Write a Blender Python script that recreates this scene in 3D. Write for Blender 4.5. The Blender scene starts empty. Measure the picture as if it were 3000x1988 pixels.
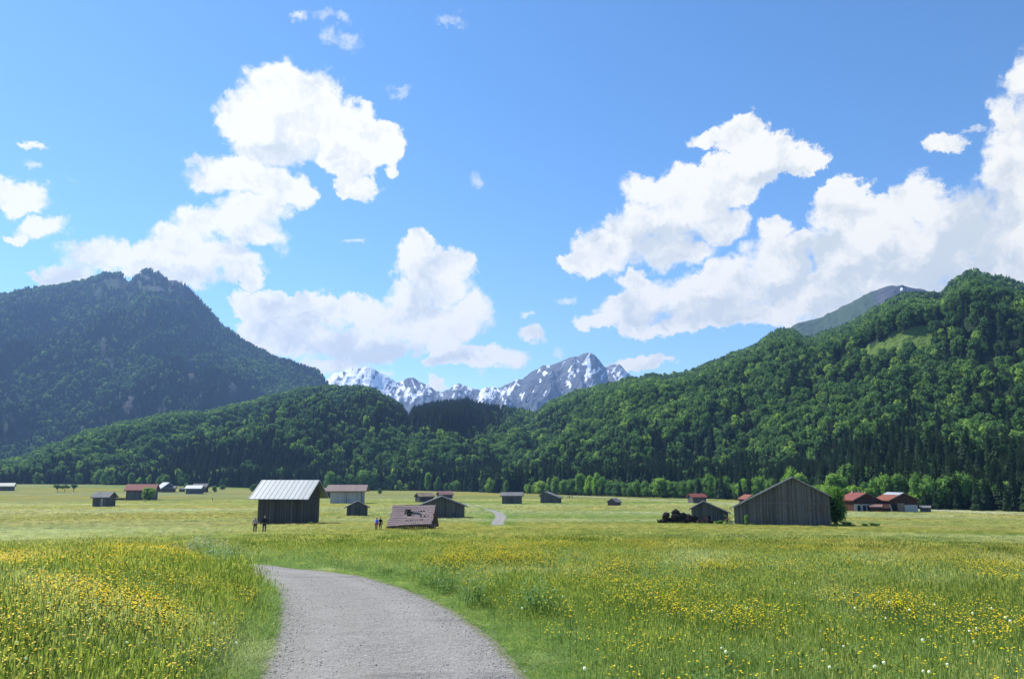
import bpy, bmesh, math, random
import numpy as np
from mathutils import Vector, Matrix
random.seed(7); RNG=np.random.default_rng(11)
SC=bpy.context.scene; COL=SC.collection
R_=math.radians
# ------------------------------------------------------------------ camera geometry (used to survey positions)
F=3000*18/23.6; PITCH=math.atan((1392-994)/F); ZC=20.0
RD=np.array([0,7,11,18,30,45,62,75,90,110,127,200,220,300,400,500,600,700,1000,1500,6000,20000.])
DD=np.array([1.6,1.66,1.8,2.1,2.75,3.5,4.42,5.22,6.12,6.98,7.75,9.6,10.05,11.3,12.2,12.8,12.95,13,13.1,13.5,14,15.])
def ray(px,py):
    a=(px-1500)/F;b=-(py-994)/F
    return a,math.cos(PITCH)-b*math.sin(PITCH),math.sin(PITCH)+b*math.cos(PITCH)
def azt(px,py):
    d=ray(px,py);h=math.hypot(d[0],d[1]);return math.atan2(d[0],d[1]),d[2]/h
def proj(x,y,z):
    z=z-ZC;c,s=math.cos(PITCH),math.sin(PITCH)
    f=y*c+z*s;u=-y*s+z*c;f=np.maximum(f,1e-3)
    return 1500+F*x/f,994-F*u/f
def sstep(x,a,b):
    t=np.clip((x-a)/(b-a),0,1);return t*t*(3-2*t)
# ------------------------------------------------------------------ numpy noise
def _h(ix,iy,s):
    n=(ix.astype(np.int64)*374761393+iy.astype(np.int64)*668265263+s*1442695041)&0xffffffff
    n=((n^(n>>13))*1274126177)&0xffffffff
    return ((n^(n>>16))&0xffff)/65535.0
def vn(x,y,s=0):
    x=np.asarray(x,float);y=np.asarray(y,float)
    ix=np.floor(x);iy=np.floor(y);fx=x-ix;fy=y-iy
    fx=fx*fx*(3-2*fx);fy=fy*fy*(3-2*fy)
    a=_h(ix,iy,s);b=_h(ix+1,iy,s);c=_h(ix,iy+1,s);d=_h(ix+1,iy+1,s)
    return (a*(1-fx)+b*fx)*(1-fy)+(c*(1-fx)+d*fx)*fy
def fbm(x,y,o=4,s=0,g=.5):
    r=0;a=1;t=0
    for i in range(o):
        r=r+a*vn(x*2**i+13.7*i,y*2**i-7.1*i,s+i*17);t+=a;a*=g
    return r/t
def ridged(x,y,o=4,s=0,g=.5):
    r=0;a=1;t=0
    for i in range(o):
        r=r+a*(1-np.abs(2*vn(x*2**i+3.7*i,y*2**i-9.1*i,s+i*31)-1));t+=a;a*=g
    return r/t
# ------------------------------------------------------------------ ground height
def D0(x,y):
    r=np.hypot(x,y);a=np.arctan2(x,y)
    return np.interp(r,RD,DD)-5.2*sstep(-a,.12,.42)*sstep(r,450,950)
def ground_at(px,py,far=True):
    d=ray(px,py);h=math.hypot(d[0],d[1]);t=-d[2]/h
    r=np.arange(4,4000,.05) if not far else np.arange(70,4000,.25)
    D=D0(r*d[0]/h,r*d[1]/h);s=np.sign(D/r-t);i=np.where(s[:-1]!=s[1:])[0]
    R=r[i[0]] if len(i) else 900.
    return R*d[0]/h,R*d[1]/h
# near path edges, surveyed
LE=[(-14.5,22),(-10.4,21),(-7.6,19.0),(-5.2,16.5),(-3.98,13.5),(-3.27,11.27),(-2.9,10.0),(-2.68,9.04),(-2.42,8.02),(-2.12,6.85),(-1.9,4),(-1.5,0),(-1.2,-6),(-1,-14)]
RE=[(-14.5,24.6),(-10.4,23.9),(-7.0,22.2),(-4.29,18.6),(-2.9,16.4),(-1.72,13.94),(-1.19,12.34),(-.77,11.07),(-.42,9.74),(0.0,7.85),(.25,6.5),(.6,4),(1.0,0),(1.3,-6),(1.5,-14)]
def resample(P,n):
    P=np.array(P,float);d=np.r_[0,np.cumsum(np.hypot(*np.diff(P,axis=0).T))]
    t=np.linspace(0,d[-1],n)
    # smooth by cubic-ish averaging
    Q=np.c_[np.interp(t,d,P[:,0]),np.interp(t,d,P[:,1])]
    k=max(2,n//60)
    for _ in range(3):
        M=Q.copy()
        for j in range(-k,k+1): M+=Q[np.clip(np.arange(n)+j,0,n-1)]
        M/=2*k+2;M[0]=Q[0];M[-1]=Q[-1];Q=M
    return Q
PL=resample(LE,260);PR=resample(RE,260)
MIDC=[(-14.5,23.3),(-19,25.5),(-25,31),(-31,42),(-38,58),(-46,76)]
FARL=[(-2.2-1.05,117.2),(-2.55-1.15,139),(-2.3-1.3,174.7),(-3.6-1.3,214),(-6.8-1.4,249),(-10.8,281),(-20,330),(-34,380)]
FARR=[(-2.2+1.05,117.2),(-2.55+1.15,139),(-2.3+1.3,174.7),(-3.6+1.3,211),(-6.8+1.5,242),(-9,266),(-17.5,328),(-31,380)]
MC=resample(MIDC,120)
def seg_dist(x,y,P):
    x=np.asarray(x,float);y=np.asarray(y,float);d=np.full(x.shape,1e9)
    for (ax,ay),(bx,by) in zip(P[:-1],P[1:]):
        vx,vy=bx-ax,by-ay;t=np.clip(((x-ax)*vx+(y-ay)*vy)/(vx*vx+vy*vy+1e-9),0,1)
        d=np.minimum(d,np.hypot(x-ax-t*vx,y-ay-t*vy))
    return d
def inside(x,y,poly):
    x=np.asarray(x,float);y=np.asarray(y,float);c=np.zeros(x.shape,bool);n=len(poly)
    for i in range(n):
        ax,ay=poly[i];bx,by=poly[i-1]
        k=((ay>y)!=(by>y));c^=k&(x<(bx-ax)*(y-ay)/((by-ay) if by!=ay else 1e-9)+ax)
    return c
NEARP=list(map(tuple,PL[::4]))+list(map(tuple,PR[::-4]))
FARP=FARL+FARR[::-1]
def path_d(x,y):
    """signed-ish distance to any path (negative inside)"""
    x=np.asarray(x,float);y=np.asarray(y,float)
    e=np.minimum(seg_dist(x,y,PL[::5]),seg_dist(x,y,PR[::5]));e=np.where(inside(x,y,NEARP),-e,e)
    m=seg_dist(x,y,MC[::5])-1.2
    f=np.minimum(seg_dist(x,y,FARL),seg_dist(x,y,FARR));f=np.where(inside(x,y,FARP),-f,f)
    return np.minimum(np.minimum(e,m),f)
def bank(x,y):
    d=seg_dist(x,y,PL[::6])
    # left of the near path, in front of its turn
    left=((x<np.interp(y,PL[::-1,1],PL[::-1,0]))&(y<21.5))
    k=sstep(d,.1,1.9)*sstep(y,-2,4)*(1-sstep(y,17,21))*(1-sstep(-x,16,30))
    return np.where(left,k*.42,0)
def gz(x,y):
    x=np.asarray(x,float);y=np.asarray(y,float);r=np.hypot(x,y)
    n=(fbm(x*.35,y*.35,3,5)-.5)*.10*sstep(r,2,8)+(fbm(x*.03,y*.03,3,9)-.5)*.30*sstep(r,40,150)
    return ZC-D0(x,y)+n+bank(x,y)
# ------------------------------------------------------------------ material helpers
class NT:
    def __init__(s,t): s.t=t;t.nodes.clear()
    def n(s,k,**kw):
        o=s.t.nodes.new(k)
        for a,b in kw.items():
            if a.startswith('i_'):
                key=a[2:];key=int(key) if key.isdigit() else key.replace('_',' ')
                o.inputs[key].default_value=b
            else: setattr(o,a,b)
        return o
    def l(s,a,b): s.t.links.new(a,b)
    def math(s,op,a,b=None,c=None,clamp=False):
        o=s.n('ShaderNodeMath',operation=op);o.use_clamp=clamp
        for i,v in enumerate((a,b,c)):
            if v is None: continue
            if isinstance(v,(int,float)): o.inputs[i].default_value=v
            else: s.l(v,o.inputs[i])
        return o.outputs[0]
    def vm(s,op,a,b=None,c=None):
        o=s.n('ShaderNodeVectorMath',operation=op)
        for i,v in enumerate((a,b,c)):
            if v is None: continue
            if isinstance(v,(tuple,list)): o.inputs[i].default_value=v
            else: s.l(v,o.inputs[i])
        return o.outputs[0]
    def mix(s,f,a,b,typ='RGBA',blend='MIX'):
        o=s.n('ShaderNodeMix',data_type=typ)
        if typ=='RGBA': o.blend_type=blend;A,B=o.inputs[6],o.inputs[7];out=o.outputs[2]
        else: A,B=o.inputs[2],o.inputs[3];out=o.outputs[0]
        for sk,v in ((o.inputs[0],f),(A,a),(B,b)):
            if isinstance(v,(int,float)): sk.default_value=v
            elif isinstance(v,(tuple,list)): sk.default_value=tuple(v)+((1,) if len(v)==3 else ())
            else: s.l(v,sk)
        return out
    def noise(s,vec,scale,detail=3,rough=.5,col=False):
        o=s.n('ShaderNodeTexNoise');o.inputs['Scale'].default_value=scale;o.inputs['Detail'].default_value=detail;o.inputs['Roughness'].default_value=rough
        if vec is not None: s.l(vec,o.inputs['Vector'])
        return o.outputs[1 if col else 0]
    def remap(s,v,a,b,c=0.,d=1.,smooth=False):
        o=s.n('ShaderNodeMapRange');o.interpolation_type='SMOOTHSTEP' if smooth else 'LINEAR'
        s.l(v,o.inputs[0])
        for i,q in enumerate((a,b,c,d)): o.inputs[1+i].default_value=q
        return o.outputs[0]
    def scalev(s,v,sc):
        o=s.n('ShaderNodeMapping');s.l(v,o.inputs[0]);o.inputs['Scale'].default_value=sc;return o.outputs[0]
def newmat(name):
    m=bpy.data.materials.new(name);m.use_nodes=True;return m,NT(m.node_tree)
def finish(m,t,col,rough=.8,spec=.2,metal=0.,bump=None,bstr=.3,bdist=.02,transl=None,up=None):
    p=t.n('ShaderNodeBsdfPrincipled');out=t.n('ShaderNodeOutputMaterial')
    if isinstance(col,(tuple,list)): p.inputs['Base Color'].default_value=tuple(col)+(1,)
    else: t.l(col,p.inputs['Base Color'])
    if isinstance(rough,(int,float)): p.inputs['Roughness'].default_value=rough
    else: t.l(rough,p.inputs['Roughness'])
    p.inputs['Specular IOR Level'].default_value=spec;p.inputs['Metallic'].default_value=metal
    if bump is not None:
        b=t.n('ShaderNodeBump');b.inputs['Strength'].default_value=bstr;b.inputs['Distance'].default_value=bdist
        t.l(bump,b.inputs['Height']);t.l(b.outputs[0],p.inputs['Normal'])
    nn=None
    if up:
        gn=t.n('ShaderNodeNewGeometry').outputs['Normal'];nn=t.vm('NORMALIZE',t.vm('ADD',t.vm('MULTIPLY',gn,(1-up,)*3),(0,0,up)));t.l(nn,p.inputs['Normal'])
    s=p.outputs[0]
    if transl:
        tr=t.n('ShaderNodeBsdfTranslucent');t.l(t.mix(1.,col,(transl*2,transl*2.1,transl*1.6),blend='MULTIPLY'),tr.inputs[0]);mx=t.n('ShaderNodeAddShader')
        t.l(s,mx.inputs[0]);t.l(tr.outputs[0],mx.inputs[1]);s=mx.outputs[0]
    t.l(s,out.inputs[0]);return m
def simple(name,col,rough=.8,spec=.2,metal=0,var=.25,scale=6.,bstr=.2):
    m,t=newmat(name);tc=t.n('ShaderNodeTexCoord').outputs['Object']
    n=t.noise(tc,scale,4,.6);c=t.mix(t.remap(n,.3,.7),tuple(q*(1-var) for q in col),tuple(min(1,q*(1+var)) for q in col))
    return finish(m,t,c,rough,spec,metal,bump=n,bstr=bstr)
def wood(name,col,dark=.45,pw=.2,warm=(.16,.09,.05)):
    """weathered vertical boards in the wall's own coordinates"""
    m,t=newmat(name);tc=t.n('ShaderNodeTexCoord').outputs['Object']
    sp=t.n('ShaderNodeSeparateXYZ');t.l(tc,sp.inputs[0])
    al=t.math('ADD',sp.outputs[0],t.math('MULTIPLY',sp.outputs[1],1.003))
    u=t.math('DIVIDE',al,pw);fl=t.math('FLOOR',u);wn=t.n('ShaderNodeTexWhiteNoise',noise_dimensions='1D');t.l(fl,wn.inputs['W'])
    fr=t.math('FRACT',u);gap=t.math('GREATER_THAN',t.math('ABSOLUTE',t.math('SUBTRACT',fr,.5)),.455)
    st=t.noise(t.scalev(tc,(9,9,.7)),1.,5,.65);bl=t.noise(tc,.55,3,.5)
    v=t.math('ADD',t.math('MULTIPLY',wn.outputs[0],.45),t.math('MULTIPLY',st,.75))
    c=t.mix(t.remap(v,.2,.95),tuple(q*dark for q in col),tuple(q*1.5 for q in col))
    c=t.mix(t.remap(bl,.52,.75,0,.55),c,warm)
    c=t.mix(t.math('MULTIPLY',gap,.8),c,(.012,.012,.012))
    return finish(m,t,c,.9,.12,bump=t.math('SUBTRACT',v,gap),bstr=.5,bdist=.03)
def sheet(name,col,rust=None,rough=.45,metal=0.,pw=.8,var=.12,seam=False):
    """roof cover: courses across the slope (x runs along the ridge)"""
    m,t=newmat(name);tc=t.n('ShaderNodeTexCoord').outputs['Object'];sp=t.n('ShaderNodeSeparateXYZ');t.l(tc,sp.inputs[0])
    u=t.math('FLOOR',t.math('DIVIDE',sp.outputs[0],pw));wn=t.n('ShaderNodeTexWhiteNoise',noise_dimensions='1D');t.l(u,wn.inputs['W'])
    n=t.noise(tc,1.3,5,.6);v=t.math('ADD',t.math('MULTIPLY',wn.outputs[0],.5),t.math('MULTIPLY',n,.5))
    c=t.mix(v,tuple(q*(1-var) for q in col),tuple(min(.95,q*(1+var)) for q in col))
    if rust: c=t.mix(t.remap(t.noise(tc,.8,5,.7),.45,.68,0,.85),c,rust)
    if seam:
        fr=t.math('FRACT',t.math('DIVIDE',sp.outputs[0],pw));c=t.mix(t.remap(t.math('ABSOLUTE',t.math('SUBTRACT',fr,.5)),.39,.46,0,.7),c,tuple(q*.35 for q in col))
    return finish(m,t,c,rough,.25,metal,bump=n,bstr=.15)
def tiles(name,col,col2,rw=.32,rough=.75):
    m,t=newmat(name);tc=t.n('ShaderNodeTexCoord').outputs['Object'];sp=t.n('ShaderNodeSeparateXYZ');t.l(tc,sp.inputs[0])
    v=t.math('FRACT',t.math('DIVIDE',sp.outputs[1],rw));line=t.math('LESS_THAN',v,.16)
    n=t.noise(tc,1.1,5,.65);n2=t.noise(t.scalev(tc,(3,.8,1)),3,3)
    c=t.mix(t.remap(n,.35,.65),col,col2);c=t.mix(t.remap(n2,.3,.7,0,.35),c,tuple(q*.6 for q in col))
    c=t.mix(t.math('MULTIPLY',line,.35),c,tuple(q*.3 for q in col))
    return finish(m,t,c,rough,.2,bump=v,bstr=.4,bdist=.03)
def foliage(name,a,b,c3=None,transl=.3,sc=.02,up=None):
    m,t=newmat(name);oi=t.n('ShaderNodeObjectInfo').outputs['Random'];g=t.n('ShaderNodeNewGeometry').outputs['Position']
    n=t.noise(g,sc,3,.6);f=t.math('ADD',t.math('MULTIPLY',oi,.75),t.math('MULTIPLY',t.math('SUBTRACT',n,.5),1.1),clamp=True)
    c=t.mix(f,a,b)
    if c3: c=t.mix(t.remap(oi,.82,.95),c,c3)
    f2=t.noise(g,.55,2);c=t.mix(1.,c,t.mix(t.remap(f2,.3,.7),(.72,.74,.72),(1.25,1.22,1.15)),blend='MULTIPLY')
    return finish(m,t,c,.85,.04,transl=transl,up=up)
# ------------------------------------------------------------------ mesh helpers
class MB:
    def __init__(s): s.v=[];s.f=[];s.mi=[]
    def add(s,vs,fs,mi=0):
        o=len(s.v);s.v.extend([tuple(q) for q in vs]);s.f.extend([tuple(i+o for i in f) for f in fs]);s.mi.extend([mi]*len(fs));return s
    def box(s,c,d,rot=None,mi=0):
        x,y,z=[q/2 for q in d];P=[Vector((i*x,j*y,k*z)) for k in(-1,1) for j in(-1,1) for i in(-1,1)]
        if rot is not None: P=[rot@p for p in P]
        c=Vector(c);return s.add([p+c for p in P],[(0,2,3,1),(4,5,7,6),(0,1,5,4),(2,6,7,3),(0,4,6,2),(1,3,7,5)],mi)
    def tube(s,pts,rad,n=6,mi=0,cap=True):
        pts=[Vector(p) for p in pts];o=[]
        for i,p in enumerate(pts):
            d=(pts[min(i+1,len(pts)-1)]-pts[max(i-1,0)]).normalized()
            a=d.orthogonal().normalized();b=d.cross(a);r=rad[i] if isinstance(rad,(list,tuple)) else rad
            o+=[p+(a*math.cos(2*math.pi*k/n)+b*math.sin(2*math.pi*k/n))*r for k in range(n)]
        f=[]
        for i in range(len(pts)-1):
            for k in range(n): f.append((i*n+k,i*n+(k+1)%n,(i+1)*n+(k+1)%n,(i+1)*n+k))
        if cap: f.append(tuple(range(n-1,-1,-1)));f.append(tuple((len(pts)-1)*n+k for k in range(n)))
        return s.add(o,f,mi)
    def mesh(s,name,mats,smooth=False):
        me=bpy.data.meshes.new(name);me.from_pydata(s.v,[],s.f)
        for m in (mats if isinstance(mats,(list,tuple)) else [mats]): me.materials.append(m)
        me.polygons.foreach_set('material_index',s.mi)
        if smooth: me.polygons.foreach_set('use_smooth',[True]*len(s.f))
        me.update();return me
    def build(s,name,mats,parent=None,smooth=False): return link(name,s.mesh(name,mats,smooth),parent)
def link(name,me,parent=None):
    o=bpy.data.objects.new(name,me);COL.objects.link(o)
    if parent: o.parent=parent
    return o
def tag(o,label=None,cat=None,group=None,kind=None):
    if label:o['label']=label
    if cat:o['category']=cat
    if group:o['group']=group
    if kind:o['kind']=kind
    return o
def thing(name,label,cat,loc,rz=0,group=None):
    o=bpy.data.objects.new(name,None);o.empty_display_size=.2;COL.objects.link(o);o.location=loc;o.rotation_euler=(0,0,rz);return tag(o,label,cat,group)
def np_mesh(name,V,Fq,mats,smooth=True,attrs=None):
    me=bpy.data.meshes.new(name);V=np.asarray(V,np.float32);Fq=np.asarray(Fq,np.int32);k=Fq.shape[1]
    me.vertices.add(len(V));me.vertices.foreach_set('co',V.ravel());me.loops.add(Fq.size);me.loops.foreach_set('vertex_index',Fq.ravel())
    me.polygons.add(len(Fq));me.polygons.foreach_set('loop_start',np.arange(len(Fq),dtype=np.int32)*k)
    me.polygons.foreach_set('use_smooth',np.full(len(Fq),smooth))
    for m in mats: me.materials.append(m)
    for n,a in (attrs or {}).items():
        at=me.attributes.new(n,'FLOAT','POINT');at.data.foreach_set('value',np.asarray(a,np.float32))
    me.update(calc_edges=True);me.validate();return me
def grid_faces(nr,nc):
    i=np.arange((nr-1)*(nc-1));r=i//(nc-1);c=i%(nc-1);a=r*nc+c
    return np.c_[a,a+1,a+nc+1,a+nc]
# ------------------------------------------------------------------ materials
M={}
M['barn']=wood('weathered_grey_boards',(.15,.14,.125),.4,.21,(.13,.085,.055))
M['dark_wood']=wood('dark_weathered_boards',(.095,.09,.082),.4,.19,(.08,.055,.04))
M['hut_wood']=wood('grey_hut_boards',(.135,.13,.12),.42,.18,(.12,.085,.055))
M['brown_wood']=wood('brown_chalet_boards',(.07,.032,.018),.5,.2,(.09,.045,.025))
M['pale_wall']=wood('pale_board_cladding',(.40,.39,.37),.8,.25,(.36,.34,.31))
M['render']=simple('white_lime_render',(.42,.42,.40),.9,.1,var=.06,scale=2)
M['trim']=simple('old_trim_wood',(.16,.145,.125),.85,.15,var=.3)
M['pale_trim']=simple('sun_bleached_trim',(.38,.37,.35),.8,.2,var=.2)
M['black']=simple('dark_opening',(.012,.012,.012),.95,.05)  # near-black colour standing in for unlit openings; also shoes, eyes, dark cloth
M['silver']=sheet('silver_sheet_metal',(.215,.25,.27),None,.55,.15,.86,.16,seam=True)
M['white_roof']=sheet('pale_sheet_roof',(.34,.36,.38),None,.5,.1,1.,.08)
M['cream_roof']=sheet('cream_sheet_roof',(.42,.42,.34),None,.6,0,1.,.1)
M['red']=tiles('red_roof_tiles',(.21,.055,.04),(.25,.08,.06))
M['orange']=tiles('orange_roof_tiles',(.27,.095,.05),(.20,.07,.04))
M['brownroof']=sheet('faded_brown_roof',(.20,.14,.12),None,.7,0,.9,.15)
M['redbrown']=sheet('reddish_brown_roof',(.24,.13,.11),(.16,.11,.09),.75,0,.7,.2)
M['greyroof']=sheet('grey_shingle_roof',(.17,.165,.16),(.11,.10,.09),.8,0,.5,.2)
M['darkroof']=sheet('dark_roofing',(.07,.075,.08),None,.7,0,1.,.2)
M['shingle']=tiles('old_pinkish_shingles',(.33,.235,.215),(.25,.185,.175),.45)
M['tanroof']=sheet('tan_patched_roof',(.24,.18,.12),(.08,.05,.04),.8,0,.6,.25)
M['needles']=foliage('spruce_needles',(.016,.032,.015),(.036,.060,.024),None,.15,.01)
M['leaf_hill']=foliage('beech_leaves',(.045,.092,.032),(.11,.185,.046),(.165,.245,.052),.4,.012)
M['leaf']=foliage('broad_leaves',(.085,.16,.036),(.145,.235,.045),(.18,.27,.05),.35,.02,.35)
M['leaf_dark']=foliage('dark_broad_leaves',(.06,.12,.034),(.10,.175,.04),None,.3,.02,.35)
M['leaf_bright']=foliage('fresh_spring_leaves',(.11,.20,.032),(.18,.28,.042),(.22,.31,.05),.4,.02,.35)
M['bark']=simple('bark',(.085,.068,.05),.95,.1,var=.35,scale=9)
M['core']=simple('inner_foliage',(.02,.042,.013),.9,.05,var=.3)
# ------------------------------------------------------------------ tree meshes
def blob(mb,rad,cz,seed,mi,sub=2,amp=.25,lob=None):
    bm=bmesh.new();bmesh.ops.create_icosphere(bm,subdivisions=sub,radius=1)
    rr=random.Random(seed);K=[(Vector((rr.gauss(0,1),rr.gauss(0,1),rr.gauss(0,.8))).normalized(),rr.uniform(.5,1)) for _ in range(9)]
    vs=[]
    for v in bm.verts:
        d=v.co.normalized();k=1-amp+amp*1.5*max(w*max(0,d.dot(q))**6 for q,w in K)
        vs.append((d.x*rad[0]*k,d.y*rad[0]*k,cz+d.z*rad[1]*k))
    fs=[tuple(x.index for x in f.verts) for f in bm.faces];bm.free();mb.add(vs,fs,mi);return K
def crown_mb(seed,h,w,nleaf,ls,base=.14,shape=0,lobes=11):
    """deciduous crown: clumps on lobes, leaf faces spread through the volume"""
    rr=random.Random(seed);mb=MB();cz=h*(base+1)/2;rz=h*(1-base)/2
    L=[]
    for i in range(lobes):
        u=rr.uniform(-.85,.9);a=rr.uniform(0,6.283);prof=math.sqrt(max(.05,1-u*u))*(1 if shape==0 else (1-.35*u))
        q=rr.uniform(.45,.72)
        L.append((Vector((math.cos(a)*w*prof*q,math.sin(a)*w*prof*q,cz+u*rz*.72)),rr.uniform(.30,.5)*w))
    L.append((Vector((0,0,cz+rz*.55)),.42*w));L.append((Vector((0,0,cz)),.55*w))
    for c,r in L:
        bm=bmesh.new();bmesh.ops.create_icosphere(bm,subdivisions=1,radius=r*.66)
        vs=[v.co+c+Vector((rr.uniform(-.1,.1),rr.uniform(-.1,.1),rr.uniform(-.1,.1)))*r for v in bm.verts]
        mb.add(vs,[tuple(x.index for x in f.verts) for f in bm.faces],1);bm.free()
    for i in range(nleaf):
        c,r=rr.choice(L);d=Vector((rr.gauss(0,1),rr.gauss(0,1),rr.gauss(0,1)+.25)).normalized()
        p=c+d*r*rr.uniform(.72,1.12);n=(d+Vector((rr.gauss(0,.5),rr.gauss(0,.5),rr.gauss(0,.5)))).normalized()
        a=n.orthogonal().normalized();a.rotate(Matrix.Rotation(rr.uniform(0,6.28),3,n));b=n.cross(a);s=ls*rr.uniform(.6,1.35)
        mb.add([p-a*s*.5-b*s*.3,p+a*s*.5-b*s*.35,p+a*s*.35+b*s*.45,p-a*s*.4+b*s*.35],[(0,1,2,3)],0)
    nv=len(mb.v);R9=sorted(math.hypot(v[0],v[1]) for v in mb.v)[int(nv*.985)];z1=sorted(v[2] for v in mb.v)[int(nv*.995)];z0=min(v[2] for v in mb.v);b=h*base*.9
    mb.v=[(v[0]*w/R9,v[1]*w/R9,b+(v[2]-z0)/(z1-z0)*(h-b)) for v in mb.v];return mb
def trunk_mb(seed,h,r,limbs=4,top=.55):
    rr=random.Random(seed);mb=MB();P=[Vector((0,0,-.3))]
    for i in range(1,6): P.append(Vector((rr.uniform(-.02,.02)*h,rr.uniform(-.02,.02)*h,h*top*i/5)))
    mb.tube(P,[r*(1.25-.16*i) for i in range(6)],7)
    for k in range(limbs):
        s=P[2+k%3];a=rr.uniform(0,6.28);l=h*rr.uniform(.15,.28)
        mb.tube([s,s+Vector((math.cos(a)*l*.5,math.sin(a)*l*.5,l*.5)),s+Vector((math.cos(a)*l*.8,math.sin(a)*l*.8,l*1.1))],[r*.5,r*.3,r*.1],5)
    return mb
def spruce_mb(seed,h,w,tiers=20,per=10):
    rr=random.Random(seed);mb=MB();mb.tube([(0,0,-.4),(0,0,h*.5),(0,0,h*.97)],[h*.014,h*.009,h*.002],5,1)
    n=8;base=.07*h
    vs=[(math.cos(6.283*k/n)*w*.42,math.sin(6.283*k/n)*w*.42,base+.04*h) for k in range(n)]+[(0,0,h*.9)]
    mb.add(vs,[(k,(k+1)%n,n) for k in range(n)],0)
    for t in range(tiers):
        q=t/(tiers-1);z=base+(h*.96-base)*(q**.92);rad=w*(1-q)**.85*rr.uniform(.82,1.15)+.010*h
        m=max(5,int(per*(1-.35*q)));ph=rr.uniform(0,6.28)
        for k in range(m):
            if rr.random()<.06: continue
            a=ph+6.283*k/m+rr.uniform(-.2,.2);ra=rad*rr.uniform(.75,1.2);dz=ra*rr.uniform(.45,.85);wd=ra*.36*rr.uniform(.8,1.2)
            dx,dy=math.cos(a),math.sin(a);nx,ny=-dy,dx
            top=(dx*.05,dy*.05,z+.05*h*(1-q*.6));mid=(dx*ra*.6,dy*ra*.6,z-dz*.25+.06*rad)
            tip=(dx*ra,dy*ra,z-dz);l=(dx*ra*.55+nx*wd,dy*ra*.55+ny*wd,z-dz*.75);r_=(dx*ra*.55-nx*wd,dy*ra*.55-ny*wd,z-dz*.75)
            mb.add([top,l,tip,r_,mid],[(0,1,4),(1,2,4),(2,3,4),(3,0,4)],0)
    mb.tube([(0,0,h*.93),(0,0,h*1.0)],[.006*h,.001*h],4,0)
    return mb
CON=[spruce_mb(40+i,1.,(.165,.19,.145,.18,.14)[i],21,11).mesh('spruce_%d'%i,[M['needles'],M['bark']]) for i in range(5)]
DEC=[];DECN=[]
for i in range(6):
    sh=i%2;w=(.36,.42,.33,.46,.38,.30)[i]
    mb=crown_mb(70+i,1.,w,420,.085,.08,sh,14);mb.tube([(0,0,-.05),(0,0,.4)],[.03,.02],5,2)
    DEC.append(mb.mesh('broadleaf_%d'%i,[M['leaf_hill'],M['leaf_hill'],M['bark']],True))
def stuff_collection(name,meshes):
    c=bpy.data.collections.new(name)
    for i,m in enumerate(meshes):
        o=bpy.data.objects.new('%s_%02d'%(name,i),m);c.objects.link(o)
    return c
def scatter(name,label,col,pts,idx,rot,scl,attrs=None):
    """one object whose points carry instances of the meshes in an unlinked collection"""
    n=len(pts);me=bpy.data.meshes.new(name);me.vertices.add(n);me.vertices.foreach_set('co',np.asarray(pts,np.float32).ravel())
    a=me.attributes.new('idx','INT','POINT');a.data.foreach_set('value',np.asarray(idx,np.int32))
    a=me.attributes.new('rot','FLOAT_VECTOR','POINT');a.data.foreach_set('vector',np.asarray(rot,np.float32).ravel())
    a=me.attributes.new('scl','FLOAT_VECTOR','POINT');a.data.foreach_set('vector',np.asarray(scl,np.float32).ravel())
    for k,v in (attrs or {}).items():
        a=me.attributes.new(k,'FLOAT','POINT');a.data.foreach_set('value',np.asarray(v,np.float32))
    o=link(name,me);g=bpy.data.node_groups.new(name,'GeometryNodeTree')
    g.interface.new_socket('Geometry',in_out='INPUT',socket_type='NodeSocketGeometry');g.interface.new_socket('Geometry',in_out='OUTPUT',socket_type='NodeSocketGeometry')
    N=g.nodes;gi=N.new('NodeGroupInput');go=N.new('NodeGroupOutput');ip=N.new('GeometryNodeInstanceOnPoints')
    ci=N.new('GeometryNodeCollectionInfo');ci.inputs['Collection'].default_value=col;ci.inputs['Separate Children'].default_value=True;ci.inputs['Reset Children'].default_value=True
    def at(nm,ty):
        q=N.new('GeometryNodeInputNamedAttribute');q.data_type=ty;q.inputs['Name'].default_value=nm;return q.outputs['Attribute']
    e=N.new('FunctionNodeEulerToRotation');L=g.links.new
    L(gi.outputs[0],ip.inputs['Points']);L(ci.outputs[0],ip.inputs['Instance']);ip.inputs['Pick Instance'].default_value=True
    L(at('idx','INT'),ip.inputs['Instance Index']);L(at('rot','FLOAT_VECTOR'),e.inputs[0]);L(e.outputs[0],ip.inputs['Rotation']);L(at('scl','FLOAT_VECTOR'),ip.inputs['Scale'])
    L(ip.outputs[0],go.inputs[0])
    md=o.modifiers.new('instances','NODES');md.node_group=g
    return tag(o,label,None,None,'stuff')
CONC=stuff_collection('forest_tree',CON+DEC)   # 0-4 spruce, 5-10 broadleaf
def rz(n): return np.c_[np.zeros(n),np.zeros(n),RNG.uniform(0,6.283,n)]
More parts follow.
